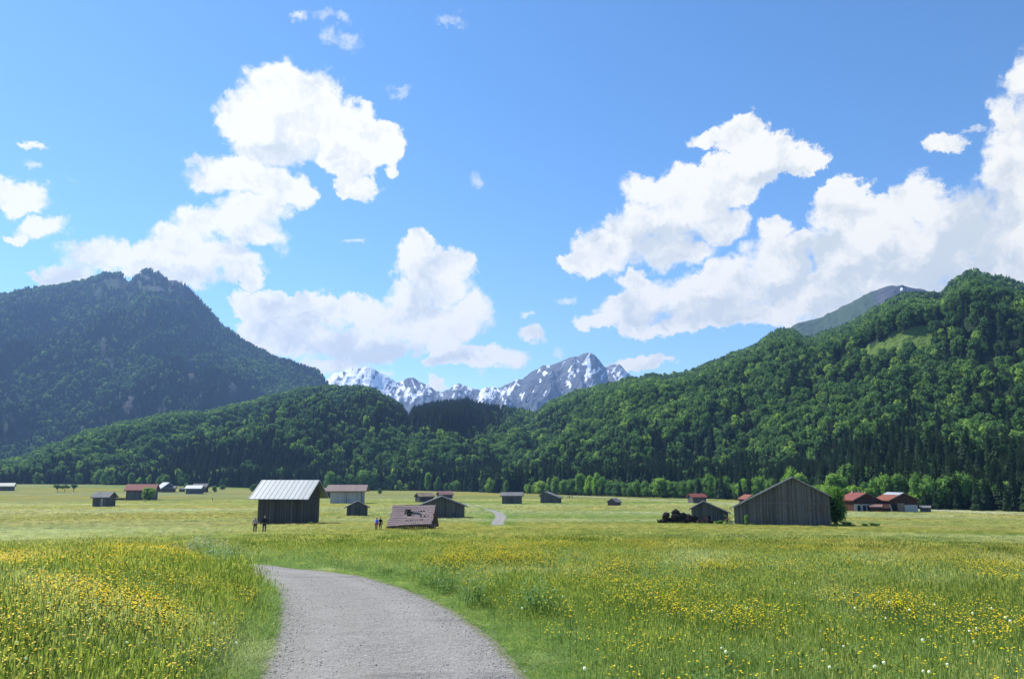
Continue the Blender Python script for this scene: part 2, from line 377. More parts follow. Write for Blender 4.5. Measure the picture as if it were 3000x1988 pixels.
# ------------------------------------------------------------------ hills
class Hill:
    def __init__(s,sil,base,ridge,treeh,p=1.,amp=0,f=(.004,.002),seed=0,rough=0.,sag=.012):
        A=sorted(azt(*q) for q in sil);s.a=[q[0] for q in A];s.t=[q[1] for q in A]
        s.ba=[azt(q[0],1300)[0] for q in base];s.br=[q[1] for q in base];s.ra=[azt(q[0],1000)[0] for q in ridge];s.rr=[q[1] for q in ridge]
        s.treeh=treeh;s.p=p;s.amp=amp;s.f=f;s.seed=seed;s.rough=rough;s.sag=sag
    def T(s,az): return np.interp(az,s.a,s.t)+s.rough*(ridged(az*60,az*0+3,4,s.seed+3)-.55)
    def B(s,az): return np.interp(az,s.ba,s.br)
    def R(s,az): return np.interp(az,s.ra,s.rr)
    def z(s,az,r):
        b=s.B(az);R=s.R(az);t=(r-b)/(R-b);T=s.T(az);x=r*np.sin(az);y=r*np.cos(az)
        zr=ZC+T*R-s.treeh;zb=ZC-D0(x,y)-3;tc=np.clip(t,0,1)
        z=zb+(zr-zb)*tc**s.p+s.amp*(ridged(x*s.f[0],y*s.f[1],4,s.seed)-.55)*2*np.clip(4*tc*(1-tc),0,1)*np.minimum(1,(zr-zb)/120)
        lim=ZC+T*r-s.treeh-s.sag*R*np.clip(1-tc,0,1)
        z=np.where(t<1,np.minimum(z,np.maximum(lim,zb)),zr-(t-1)*(R-b)*.55)
        return z
    def mesh(s,name,mats,px0,px1,nc,nr,nb,zone=None):
        a0,a1=azt(px0,1100)[0],azt(px1,1100)[0];az=np.linspace(a0,a1,nc);t=np.r_[np.linspace(-.03,1,nr),np.linspace(1,1.5,nb+1)[1:]]
        AZ,TT=np.meshgrid(az,t);B=s.B(AZ);RR=B+(s.R(AZ)-B)*TT;Z=s.z(AZ,RR);X=RR*np.sin(AZ);Y=RR*np.cos(AZ)
        V=np.c_[X.ravel(),Y.ravel(),Z.ravel()];at=zone(AZ.ravel(),TT.ravel(),V) if zone else {}
        o=link(name,np_mesh(name,V,grid_faces(len(t),nc),mats,True,at));return tag(o,kind='structure')
k=1.268
left_m=Hill([(x*k,y*k) for x,y in [(-260,740),(-100,700),(0,672),(60,660),(130,655),(200,642),(225,632),(250,625),(275,623),(297,643),(318,628),(333,617),(345,614),(356,620),(372,621),(388,638),(408,638),(428,655),(445,670),(460,684),(490,718),(520,750),(580,790),(640,820),(700,840),(735,852),(757,880),(790,925),(900,1000),(1000,1080)]],
  [(-400,1500),(600,1600),(1300,1900)],[(-400,3000),(400,3150),(1000,2600),(1300,2400)],14,1.15,95,(.0052,.0012),3,.0022,.02)
mid_h=Hill([(x*k,y*k) for x,y in [(-200,1068),(-100,1064),(0,1052),(60,1040),(120,1012),(200,982),(300,960),(400,940),(480,938),(560,920),(620,905),(700,885),(780,880),(850,883),(900,905),(930,925),(945,945),(955,930),(1000,918),(1080,912),(1130,925),(1200,933),(1270,950),(1330,985),(1400,1020),(1500,1050),(1600,1080)]],
  [(-400,960),(0,900),(600,790),(1000,730),(1326,690),(1700,640),(2100,600)],[(-400,1150),(0,1180),(500,1300),(1000,1400),(1400,1350),(1700,1150),(2100,1000)],20,.85,62,(.0075,.0035),21,.003,.01)
right_h=Hill([(x*k,y*k) for x,y in [(1000,1110),(1130,1040),(1200,975),(1255,928),(1300,903),(1350,887),(1420,867),(1500,850),(1560,850),(1620,832),(1680,810),(1740,787),(1785,757),(1805,748),(1830,750),(1850,764),(1875,768),(1900,757),(1960,737),(2030,692),(2080,668),(2140,663),(2175,663),(2200,637),(2225,620),(2250,610),(2270,618),(2290,622),(2320,624),(2340,632),(2366,645),(2450,690),(2600,760)]],
  [(1260,800),(1500,610),(1900,500),(2200,420),(2600,330),(3000,310),(3400,310)],[(1260,1500),(1600,1500),(2100,1350),(2600,1450),(2900,1500),(3400,1450)],20,.95,110,(.0052,.0022),51,.004,.008)
rock_m=Hill([(x*k,y*k) for x,y in [(1700,820),(1780,785),(1845,748),(1900,730),(1940,712),(1980,690),(2020,672),(2045,663),(2065,660),(2085,660),(2110,664),(2160,680),(2300,720)]],
  [(2100,2000),(2900,2000)],[(2100,3100),(2900,3100)],0,1.2,110,(.006,.003),71,.005,.0)
snow_m=Hill([(x*k,y*k) for x,y in [(640,930),(720,895),(755,878),(768,866),(785,860),(800,854),(818,853),(836,853),(846,848),(858,849),(875,858),(900,873),(918,884),(930,880),(942,872),(952,871),(965,879),(985,888),(1005,903),(1020,905),(1040,897),(1052,888),(1062,884),(1078,892),(1095,900),(1110,902),(1122,893),(1132,891),(1150,897),(1165,892),(1178,884),(1190,879),(1205,877),(1225,862),(1250,848),(1280,840),(1305,832),(1325,824),(1345,818),(1362,816),(1375,822),(1385,830),(1396,844),(1405,848),(1418,841),(1432,843),(1450,860),(1480,880),(1550,920),(1650,960)]],
  [(700,3400),(2200,3400)],[(700,4400),(2200,4400)],0,1.1,120,(.0042,.0026),91,.0045,0.)
# hill materials
def hillmat(name,floor,c_grass,c_rock,snow=False,sc=.02):
    m,t=newmat(name);g=t.n('ShaderNodeNewGeometry').outputs['Position'];n=t.noise(g,sc,6,.65);n2=t.noise(g,sc*7,4,.6)
    c=t.mix(t.remap(n2,.3,.7),tuple(q*.65 for q in floor),tuple(q*1.4 for q in floor))
    ag=t.n('ShaderNodeAttribute',attribute_name='grass').outputs['Fac'];ar=t.n('ShaderNodeAttribute',attribute_name='rock').outputs['Fac']
    gc=t.mix(n2,tuple(q*.8 for q in c_grass),tuple(q*1.25 for q in c_grass))
    c=t.mix(t.remap(t.math('ADD',ag,t.math('MULTIPLY',t.math('SUBTRACT',n,.5),.9)),.4,.6),c,gc)
    rc=t.mix(t.remap(n,.3,.7),tuple(q*.6 for q in c_rock),tuple(q*1.4 for q in c_rock))
    c=t.mix(t.remap(t.math('ADD',ar,t.math('MULTIPLY',t.math('SUBTRACT',n2,.5),.9)),.4,.6),c,rc)
    if snow:
        as_=t.n('ShaderNodeAttribute',attribute_name='snow').outputs['Fac']
        c=t.mix(t.remap(t.math('ADD',as_,t.math('MULTIPLY',t.math('SUBTRACT',t.noise(g,sc*2.2,5,.7),.5),.7)),.45,.55),c,(.86,.88,.92))
    return finish(m,t,c,.95,.05,bump=t.math('ADD',n,n2),bstr=.6,bdist=8 if not snow else 25)
def in_px(V,poly):
    px,py=proj(V[:,0],V[:,1],V[:,2]);return inside(px,py,poly)
PASTURE=[(2520,1040),(2534,1016),(2560,1000),(2586,986),(2620,982),(2660,968),(2718,944),(2734,960),(2738,1036),(2700,1040),(2674,1032),(2645,1042),(2610,1060),(2585,1072),(2540,1072)]
def z_right(a,t,V): return {'grass':in_px(V,PASTURE)*1.,'rock':V[:,0]*0}
def soft(px,py,L):
    s=0
    for cx,cy,rx,ry,w in L: s=np.maximum(s,w*np.exp(-((px-cx)/rx)**2-((py-cy)/ry)**2))
    return s
LG=[(285,862,26,40,.80),(262,885,16,24,.6),(310,900,16,22,.55),(352,838,30,18,.8),(376,868,16,24,.7),(215,860,14,35,.5),(340,830,50,20,1.),(180,880,20,30,.6),(440,845,50,14,.9),(370,1190,14,40,.7),(580,990,14,30,.6),(470,1185,20,50,.6),(330,1110,14,40,.5),(12,1250,12,50,.8)]
LR=[(325,1060,10,30,.9),(420,1020,16,30,.6),(378,1185,16,40,.9),(345,1165,26,14,.7),(470,1175,12,40,.8),(585,1160,16,22,.7),(680,1150,16,30,1.),(300,1020,12,40,.9),(450,960,10,60,.8),(560,1080,12,50,.8),(430,815,40,9,1.),(380,800,20,20,.7),(520,820,26,14,.7),(470,850,22,12,.6),(520,920,14,34,.5),(570,990,9,30,.5),(250,950,8,60,.35),(640,1130,8,30,.5)]
def left_zone(V):
    px,py=proj(V[:,0],V[:,1],V[:,2]);n=fbm(V[:,0]*.012,V[:,1]*.004,4,33)
    tp=.6+.4*sstep(py,900,1000);return soft(px,py,LG)*(.55+.9*n)*(.75+.25*tp),soft(px,py,LR)*(.5+n)*tp+.55*(ridged(V[:,0]*.012,V[:,1]*.003,4,12)>.78)*sstep(py,1250,850)
def z_left(a,t,V):
    g,r=left_zone(V);return {'grass':g,'rock':r}
def z_rock(a,t,V):
    px,py=proj(V[:,0],V[:,1],V[:,2]);return {'grass':.75*(1-sstep(px,2560,2640))+V[:,0]*0,'rock':.3+.8*sstep(px,2520,2650),'snow':soft(px,py,[(2641,846,4,5,1.2),(2577,866,2.5,4,.8),(2625,852,5,2,.7)])}
def z_snow(a,t,V):
    px,py=proj(V[:,0],V[:,1],V[:,2])
    s1=ridged(px*.05+py*.03,(py-px*.55)*.013,5,5,.6);s2=ridged(px*.045-py*.03,(py+px*.5)*.013,5,8,.6)
    s=np.maximum(s1*.9,s2*.8)*.75+.25*fbm(px*.11,py*.11,4,2)
    bias=np.interp(px,[900,960,1060,1130,1180,1210,1290,1350,1420,1470,1560,1640,1700,1760,1830,1900],[.12,.16,.15,.15,.10,.10,.02,.0,.06,.05,-.05,-.07,-.02,-.03,.03,.02])
    bias=bias-.05-.10*sstep(py,1150,1200)+.06*sstep(py,1075,1040)
    sp=soft(px,py,[(1724,1075,10,34,.45),(1707,1062,14,12,.3),(1690,1090,26,14,.5),(1600,1090,30,12,.3),(1748,1085,18,10,.3),(1580,1150,40,12,.2),(1540,1165,14,20,.35),(1075,1090,16,22,.3),(1110,1120,40,12,.25)])
    return {'grass':V[:,0]*0,'rock':V[:,0]*0+1,'snow':np.clip((s-.62+bias)*3.2+.5+sp,0,1.3)}
M['floor']=hillmat('forest_floor',(.022,.038,.016),(.11,.17,.04),(.2,.19,.17))
M['left']=hillmat('steep_forest_and_rock',(.03,.05,.026),(.045,.062,.03),(.052,.052,.052),sc=.008)
M['rockm']=hillmat('high_grass_and_rock',(.045,.07,.035),(.06,.085,.04),(.09,.095,.10),True,.005)
M['snowm']=hillmat('limestone_and_snow',(.15,.16,.18),(.15,.16,.18),(.13,.14,.16),True,.004)
left_m.mesh('mountain',[M['left']],-500,1290,360,170,12,z_left)
mid_h.mesh('hill',[M['floor']],-450,2080,320,60,10,lambda a,t,V:{'grass':V[:,0]*0,'rock':V[:,0]*0})
right_h.mesh('mountain',[M['floor']],1290,3350,420,120,14,z_right)
rock_m.mesh('mountain',[M['rockm']],2150,2920,200,70,8,z_rock)
snow_m.mesh('mountain',[M['snowm']],830,2080,900,230,8,z_snow)
# ---- forest on the hills (far-off woods, one mass per hill)
def forest(name,label,H,px0,px1,sp,tmax,decf,hs,excl=None,noisef=.006,seed=0,tmin=-.02,dmap=None):
    a0,a1=azt(px0,1100)[0],azt(px1,1100)[0];Rm=max(H.rr);Bm=min(H.br)*.95
    n=int((a1-a0)*(Rm*1.05)**2/2/sp**2);r=np.sqrt(RNG.uniform((Bm)**2,(Rm*1.05)**2,n));az=RNG.uniform(a0,a1,n)
    b=H.B(az);R=H.R(az);t=(r-b)/(R-b);K=(t>tmin)&(t<tmax);az,r,t=az[K],r[K],t[K]
    z=H.z(az,r);x=r*np.sin(az);y=r*np.cos(az);V=np.c_[x,y,z]
    keep=np.ones(len(x),bool)
    if excl is not None: keep=excl(V)
    V=V[keep];t=t[keep];m=len(V)
    nn=fbm(V[:,0]*noisef,V[:,1]*noisef,4,seed,.6)+.42*(RNG.random(m)-.5)
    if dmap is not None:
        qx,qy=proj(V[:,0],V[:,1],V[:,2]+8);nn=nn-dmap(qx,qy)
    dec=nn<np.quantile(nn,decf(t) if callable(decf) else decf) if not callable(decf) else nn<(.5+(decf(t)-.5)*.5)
    idx=np.where(dec,5+RNG.integers(0,6,m),RNG.integers(0,5,m))
    hh=np.where(dec,RNG.uniform(.55,1.12,m),RNG.uniform(.7,1.3,m))*hs
    w=hh*np.where(dec,RNG.uniform(.85,1.15,m),RNG.uniform(1.0,1.4,m))
    return scatter(name,label,CONC,V-[0,0,.5],idx,rz(m),np.c_[w,w,hh])
forest('forest','dark mixed forest covering the long hill in the middle of the valley',mid_h,-100,2050,5.6,1.06,lambda t:.25+.55*sstep(t,.05,.3),14.5,None,.006,5,dmap=lambda x,y:soft(x,y,[(150,1330,160,40,.15),(480,1240,200,40,.22),(800,1170,160,30,.15),(700,1290,120,40,.12),(1250,1315,140,45,.2),(1560,1290,160,60,.18),(980,1330,160,30,.12)])-soft(x,y,[(1350,1215,290,65,.55),(1050,1230,140,55,.25),(700,1335,200,30,.2),(1150,1160,160,40,.1)]))  # spruces massed mid-slope: dark wood, also standing in for cloud shadow
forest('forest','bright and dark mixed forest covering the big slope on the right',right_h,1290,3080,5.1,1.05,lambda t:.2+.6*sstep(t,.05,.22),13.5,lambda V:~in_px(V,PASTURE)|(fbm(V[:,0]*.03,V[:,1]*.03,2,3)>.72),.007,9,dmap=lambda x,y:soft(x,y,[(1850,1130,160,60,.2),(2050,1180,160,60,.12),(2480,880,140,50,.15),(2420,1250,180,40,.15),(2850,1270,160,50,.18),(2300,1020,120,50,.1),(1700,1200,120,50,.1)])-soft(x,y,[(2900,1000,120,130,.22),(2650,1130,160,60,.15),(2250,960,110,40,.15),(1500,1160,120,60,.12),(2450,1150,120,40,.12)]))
def exl(V):
    g,r=left_zone(V);px,py=proj(V[:,0],V[:,1],V[:,2]);top=((px>360)&(px<540)&(py<838+.25*(px-360)))&(RNG.random(len(V))<.6);return (np.maximum(g,r)<.36+.25*RNG.random(len(V)))&~top
forest('forest','blue hazy forest on the steep mountain at far left',left_m,-60,1290,8.2,1.03,.30,15,exl,.004,14)
print('hills done')
# ------------------------------------------------------------------ ground sheet
def tone(x,y):
    r=np.hypot(x,y);d=path_d(x,y)
    n=fbm(x*.22,y*.22,3,61);n2=fbm(x*.035+9,y*.06,4,62);n3=fbm(x*.006,y*.025,4,63)
    n4=fbm(x*.9+3,y*.9,3,64)
    t=.20+.40*sstep(r,12,36)+1.5*(n-.5)*(1-sstep(r,60,150)*.7)+1.0*(n2-.5)+.8*(n4-.5)*(1-sstep(r,20,50))+1.5*(n3-.5)*sstep(r,60,160)
    t=np.maximum(t,.12)*sstep(d,-1.2,2.0+r*.02)*(.65+.35*sstep(r,9,20))
    return np.clip(t,0,1)
def pale(x,y):
    r=np.hypot(x,y)
    return np.clip(sstep(r,15,60)*(fbm(x*.012+5,y*.045+2,4,71)-.42)*3.2,0,1)
def flower(x,y):
    """density of yellow buttercups"""
    r=np.hypot(x,y);px,py=proj(x,y,gz(x,y))
    s=soft(px,py,[(230,1690,260,70,1.2),(90,1820,220,90,1.1),(520,1670,150,40,.8),(300,1880,260,50,.75),(20,1700,120,60,1.2),(640,1690,60,20,.8),(480,1800,160,70,.45),(420,1840,90,60,.6),(60,1930,90,50,.7),
      (1500,1670,90,40,.75),(1750,1730,110,50,.6),(1990,1790,160,40,.85),(2100,1700,80,20,.5),(2550,1820,140,25,1.),(2640,1840,60,50,.7),(2940,1740,90,50,.7),(2000,1840,110,50,.6),(2200,1890,120,35,.8),(2160,1850,90,30,.4),(2700,1950,120,30,.5),(1330,1655,80,30,.4),(2230,1820,40,40,.6),(1850,1960,60,40,.3),(1820,1880,30,20,.4),(2900,1900,150,60,.35)])
    return np.clip(s*np.clip(5.5*(fbm(x*.8,y*.8,4,81)-.42),0.04,1.6)+.9*np.clip(fbm(x*.16,y*.22,4,82)-.52,0,1)*sstep(r,12,30)+.04*(1-sstep(r,14,30))+.02,0,1.3)
def flower_far(x,y):
    return np.clip((fbm(x*.012+31,y*.04+7,4,91)-.47)*4.5,0,1)
az=np.radians(np.r_[np.arange(-180,-42,3),np.arange(-42,42.01,.16),np.arange(45,181,3)]);rr=np.r_[0.3,np.geomspace(1.5,1400,520),np.geomspace(1600,14000,10)]
AZ,RR=np.meshgrid(az,rr);X=(RR*np.sin(AZ)).ravel();Y=(RR*np.cos(AZ)).ravel();Z=gz(X,Y)
near=np.hypot(X,Y)<420
pd=np.full(X.shape,99.);pd[near]=path_d(X[near],Y[near]);Z=Z-.05*(1-sstep(pd,-.25,.02))
gm,t=newmat('meadow_ground');g=t.n('ShaderNodeNewGeometry').outputs['Position']
A=lambda n:t.n('ShaderNodeAttribute',attribute_name=n).outputs['Fac']
n1=t.noise(g,2.2,6,.75);n2=t.noise(t.scalev(g,(.5,1.6,1)),.12,6,.7)
c=t.mix(A('tone'),(.12,.195,.04),(.205,.20,.06));c=t.mix(t.math('MULTIPLY',A('pale'),.75),c,(.21,.25,.12))
c=t.mix(t.math('MULTIPLY',A('yel'),t.remap(n2,.35,.65,.1,.62)),c,(.38,.27,.03))
c=t.mix(1.,c,t.mix(t.remap(n1,.3,.7),(.62,.64,.6),(1.3,1.28,1.25)),blend='MULTIPLY')
c=t.mix(1.,c,t.mix(t.remap(n2,.3,.7),(.70,.74,.68),(1.24,1.2,1.16)),blend='MULTIPLY')
c=t.mix(A('soil'),c,(.07,.10,.025))
finish(gm,t,c,.95,.05,bump=n1,bstr=.8,bdist=.15)
r0=np.hypot(X,Y)
ff=flower_far(X,Y)*sstep(r0,60,110)*.9+sstep(r0,12,40)*(1-sstep(r0,60,110))*np.clip(flower(X,Y),0,1)*.6
go=link('ground',np_mesh('ground',np.c_[X,Y,Z],grid_faces(len(rr),len(az)),[gm],True,{'tone':tone(X,Y),'pale':pale(X,Y),'yel':ff,'soil':(1-sstep(r0,8,20))*.3}));tag(go,kind='structure')
# ---- gravel paths
pm,t=newmat('grey_gravel');g=t.n('ShaderNodeNewGeometry').outputs['Position']
v=t.n('ShaderNodeTexVoronoi');v.inputs['Scale'].default_value=48;t.l(g,v.inputs['Vector'])
v2=t.n('ShaderNodeTexVoronoi');v2.inputs['Scale'].default_value=17;t.l(g,v2.inputs['Vector'])
bw=t.n('ShaderNodeSeparateColor');t.l(v.outputs['Color'],bw.inputs[0]);bw2=t.n('ShaderNodeSeparateColor');t.l(v2.outputs['Color'],bw2.inputs[0])
st=t.math('ADD',t.math('MULTIPLY',bw.outputs[0],.6),t.math('MULTIPLY',bw2.outputs[0],.4))
c=t.mix(t.remap(st,.05,.95),(.165,.155,.138),(.335,.318,.288));big=t.noise(t.scalev(g,(1,.6,1)),.9,4,.6)
c=t.mix(t.remap(big,.35,.7,0,.5),c,(.27,.25,.215));dk=t.noise(t.scalev(g,(.35,1.,1)),1.6,3,.5);c=t.mix(t.remap(dk,.6,.72,0,.5),c,(.11,.105,.10))
e=t.n('ShaderNodeAttribute',attribute_name='edge').outputs['Fac'];en=t.noise(g,6,4,.7)
c=t.mix(t.remap(t.math('ADD',e,t.math('MULTIPLY',t.math('SUBTRACT',en,.5),.9)),.5,.8,0,.75),c,(.15,.16,.06))
trk=t.n('ShaderNodeAttribute',attribute_name='lane').outputs['Fac'];c=t.mix(t.math('MULTIPLY',trk,t.remap(t.noise(g,.8,3),.3,.7,.1,.5)),c,(.33,.315,.285))
finish(pm,t,c,.95,.1,bump=t.math('ADD',v.outputs[0],v2.outputs[0]),bstr=.9,bdist=.012)
rm,t=newmat('pale_gravel_road');g=t.n('ShaderNodeNewGeometry').outputs['Position'];n=t.noise(g,.4,5,.6);finish(rm,t,t.mix(n,(.36,.35,.28),(.48,.46,.38)),.95,.1)
def ribbon(name,L,Rr,lift,mat,nc=14,wob=.05):
    n=len(L);V=[];E=[];LN=[]
    for j in range(n):
        for i in range(nc):
            q=i/(nc-1);x=L[j][0]*(1-q)+Rr[j][0]*q;y=L[j][1]*(1-q)+Rr[j][1]*q
            if i in (0,nc-1):
                w=wob*(fbm(x*2.1+i,y*2.1,3,4)-.5)*4;dx,dy=(Rr[j][0]-L[j][0]),(Rr[j][1]-L[j][1]);l=math.hypot(dx,dy);s=-1 if i==0 else 1
                x+=s*dx/l*w;y+=s*dy/l*w
            V.append((x,y,float(gz(x,y))+lift*(1 if 0<i<nc-1 else .2)));E.append(max(0,1-min(q,1-q)*9));LN.append(math.exp(-((abs(q-.5)-.24)/.08)**2))
    return tag(link(name,np_mesh(name,V,grid_faces(n,nc),[mat],True,{'edge':E,'lane':LN})),kind='structure')
ribbon('path',PL,PR,.004,pm)
def offs(P,h):
    P=np.array(P);T=np.gradient(P,axis=0);T/=np.hypot(T[:,0],T[:,1])[:,None];N=np.c_[-T[:,1],T[:,0]];return P+N*h,P-N*h
MC=MC[:34];a,b=offs(MC,1.15);ribbon('path',b[:,:],a[:,:],.02,pm)
FL=resample(FARL,90);FR=resample(FARR,90);ribbon('path',FL,FR,.03,pm)
RDP=[ground_at(*q) for q in [(1655,1451),(1697,1453),(1850,1460),(2000,1467),(2136,1473),(2350,1480),(2600,1489),(2768,1495),(3000,1505),(3200,1516)]]
RC=resample(RDP,120);a,b=offs(RC,1.5);ribbon('road',a,b,.10,rm,4)
print('ground done')
stm=simple('limestone_chips',(.42,.40,.36),.9,.15,var=.35,scale=40)
ST=[]
for i in range(4):
    r4=random.Random(i);bm=bmesh.new();bmesh.ops.create_icosphere(bm,subdivisions=1,radius=1)
    mb=MB();mb.add([(v.co.x*(1+r4.uniform(-.3,.3)),v.co.y*(.8+r4.uniform(-.25,.25)),v.co.z*(.5+r4.uniform(-.15,.15))) for v in bm.verts],[tuple(q.index for q in f.verts) for f in bm.faces]);bm.free();ST.append(mb.mesh('stone',[stm]))
STC=stuff_collection('loose_stone',ST)
xs=RNG.uniform(-7.5,1.2,60000);ys=RNG.uniform(4.5,16,60000);d=path_d(xs,ys);e_=fbm(xs*1.2,ys*1.2,3,55)
kp=(d<.12)&(RNG.random(60000)<(.07+.7*np.exp(-((d+.12)/.22)**2)+.6*np.clip(e_-.5,0,1))*np.clip(9/ys,.3,1));xs,ys=xs[kp],ys[kp];m=len(xs);sz=RNG.lognormal(0,.35,m)*.0062
scatter('gravel','loose pale gravel stones lying on the near path',STC,np.c_[xs,ys,gz(xs,ys)+.008],RNG.integers(0,4,m),RNG.uniform(-.4,6,(m,3))*[.1,.1,1],np.c_[sz,sz,sz])
# ------------------------------------------------------------------ meadow vegetation
def vegmat(name,fresh,straw,pal=None,rough=.75,tr=.42):
    m,t=newmat(name);a=t.n('ShaderNodeAttribute',attribute_name='tone',attribute_type='INSTANCER').outputs['Fac']
    b=t.n('ShaderNodeAttribute',attribute_name='pale',attribute_type='INSTANCER').outputs['Fac'];oi=t.n('ShaderNodeObjectInfo').outputs['Random']
    f=t.math('ADD',a,t.math('MULTIPLY',t.math('SUBTRACT',oi,.5),.75),clamp=True);c=t.mix(f,fresh,straw)
    if pal: c=t.mix(t.math('MULTIPLY',b,.8),c,pal)
    c=t.mix(1.,c,t.mix(oi,(.66,.70,.64),(1.5,1.45,1.48)),blend='MULTIPLY')
    return finish(m,t,c,rough,.12,transl=tr,up=.8)
M['grass']=vegmat('grass_blades',(.10,.175,.032),(.31,.275,.08),(.36,.37,.22))
M['grass2']=vegmat('grass_blades_lush',(.07,.14,.034),(.25,.245,.075),(.28,.31,.17))
M['seed']=vegmat('grass_seed_heads',(.20,.27,.05),(.38,.35,.10),(.44,.46,.27),.75,.4)
M['herb']=vegmat('meadow_herbs',(.055,.125,.028),(.12,.17,.045),(.2,.25,.14))
mf,t=newmat('buttercup_petals');M['yellow']=finish(mf,t,t.mix(t.n('ShaderNodeObjectInfo').outputs['Random'],(.74,.56,.012),(.62,.50,.02)),.5,.2,transl=.3,up=.6)
mf,t=newmat('orange_yellow_petals');M['orange_y']=finish(mf,t,t.mix(t.n('ShaderNodeObjectInfo').outputs['Random'],(.72,.44,.012),(.66,.36,.012)),.5,.2,transl=.3,up=.6)
M['white_f']=simple('white_petals',(.72,.73,.68),.7,.2,var=.1,bstr=0)
mf,t=newmat('dandelion_fluff');M['fluff']=finish(mf,t,t.mix(.5,(.60,.60,.55),(.52,.52,.47)),.95,.05,transl=.55)
M['stem']=simple('flower_stem',(.11,.19,.05),.6,.2,var=.2)
def blade(mb,rr,x,y,h,w,lean,mi=0,seg=3):
    a=rr.uniform(0,6.283);dx,dy=math.cos(a),math.sin(a);b=rr.uniform(0,6.283);nx,ny=math.cos(b),math.sin(b);vs=[]
    for i in range(seg):
        q=i/seg;o=lean*h*q*q;ww=w*(1-q*.55);z=h*(q-.25*lean*q*q)
        vs+=[(x+dx*o-nx*ww/2,y+dy*o-ny*ww/2,z),(x+dx*o+nx*ww/2,y+dy*o+ny*ww/2,z)]
    vs.append((x+dx*lean*h,y+dy*lean*h,h*(1-.25*lean)))
    mb.add(vs,[(2*i,2*i+1,2*i+3,2*i+2) for i in range(seg-1)]+[(2*seg-2,2*seg-1,2*seg)],mi);return vs[-1]
def tuft(seed,n,R,h,w,nseed=0,mi=0,lean=.5):
    rr=random.Random(seed);mb=MB()
    for i in range(n):
        a=rr.uniform(0,6.28);q=R*math.sqrt(rr.random());blade(mb,rr,math.cos(a)*q,math.sin(a)*q,h*rr.uniform(.5,1.1),w*rr.uniform(.7,1.3),rr.uniform(.35,lean*2.8),mi)
    for i in range(nseed):
        a=rr.uniform(0,6.28);q=R*math.sqrt(rr.random());tp=blade(mb,rr,math.cos(a)*q,math.sin(a)*q,h*rr.uniform(1.25,1.6),w*.35,rr.uniform(.05,.25),1,2)
        hh=rr.uniform(.04,.09);p=Vector(tp);ww=w*.9
        mb.add([p+Vector((0,0,-hh)),p+Vector((ww,0,0)),p+Vector((0,ww,.01)),p+Vector((0,0,hh)),p+Vector((-ww,0,0)),p+Vector((0,-ww,.01))],[(0,1,3,4),(0,2,3,5)],1)
    return mb.mesh('tuft',[M['grass'] if mi==0 and seed%2 else M['grass2'],M['seed']])
def herb(seed,n=16,R=.16,h=.3,ls=.05):
    rr=random.Random(seed);mb=MB()
    for i in range(n):
        a=rr.uniform(0,6.28);q=R*rr.uniform(.2,1);z=h*rr.uniform(.3,1);p=Vector((math.cos(a)*q,math.sin(a)*q,z));d=Vector((math.cos(a),math.sin(a),rr.uniform(.1,.8))).normalized();s=d.cross(Vector((0,0,1))).normalized()*ls*.5
        mb.add([p,p+d*ls+s,p+d*ls*2.2,p+d*ls-s],[(0,1,2,3)],0)
        blade(mb,rr,p.x*.3,p.y*.3,z,.006,.2,0,2)
    return mb.mesh('herb',[M['herb'],M['seed']])
G=[tuft(1,26,.13,.34,.010,0),tuft(2,26,.13,.40,.009,2),tuft(3,22,.15,.30,.012,0,0,.8),tuft(4,24,.14,.44,.008,4),tuft(5,30,.16,.26,.011,0,0,.7),tuft(6,20,.12,.46,.008,6,0,.35),herb(7,22,.18,.26,.035),herb(8,22,.2,.22,.04)]
GM=[tuft(11,34,.45,.36,.030,6),tuft(12,34,.45,.42,.026,12),tuft(13,30,.5,.32,.034,4,0,.7),tuft(14,28,.4,.44,.024,16,0,.35)]
GC=stuff_collection('near_tuft',G);GMC=stuff_collection('mid_tuft',GM)
def sector(n,r0,r1,amax=36.5):
    r=np.sqrt(RNG.uniform(r0*r0,r1*r1,n));a=np.radians(RNG.uniform(-amax,amax,n));return r*np.sin(a),r*np.cos(a)
def place(xs,ys,mind,jit=0):
    d=path_d(xs,ys)+jit*(RNG.random(len(xs))-.5);k=d>mind;return xs[k],ys[k]
# sector reaches down to the bottom edge of the picture and a little to each side
n=42000;x,y=sector(n,3.4,15,40);x2,y2=sector(25000,15,33,38);x=np.r_[x,x2];y=np.r_[y,y2];x,y=place(x,y,.02,.12);m=len(x);r=np.hypot(x,y)
d=path_d(x,y);nz=fbm(x*.5,y*.5,3,44);hz=fbm(x*.9,y*.9,3,45)
idx=np.where(nz+.25*(RNG.random(m)-.5)<.40,RNG.choice([0,2,4,6,1,3],m),RNG.choice([0,1,3,5,1,3],m));idx=np.where(d<.35,RNG.choice([4,2,0,1,3],m),idx)
s=(.62+.75*hz)*RNG.uniform(.75,1.2,m)*np.where((x<-1.2)&(y<20)&(x<np.interp(y,PL[::-1,1],PL[::-1,0])+.3),.72+.28*sstep(d,0,.6),.42+.5*sstep(d,0,1.2))
s=s*np.where(x<-1,.49,.46)*(.72+.75*fbm(x*.35+7,y*.35,3,48))*(1+.35*(y<20)*np.exp(-((np.interp(y,PL[::-1,1],PL[::-1,0])-x-.35)/.45)**2));ws=s**.5*(1+.7*sstep(r,12,30))
scatter('grass','tall green meadow grass and herbs beside the gravel path',GC,np.c_[x,y,gz(x,y)-.02],idx,np.c_[RNG.normal(0,.09,m),RNG.normal(0,.09,m),RNG.uniform(0,6.28,m)],np.c_[ws,ws,s],{'tone':tone(x,y)*.9,'pale':np.clip((fbm(x*.4,y*.4,3,46)-.55)*3,0,.8)})
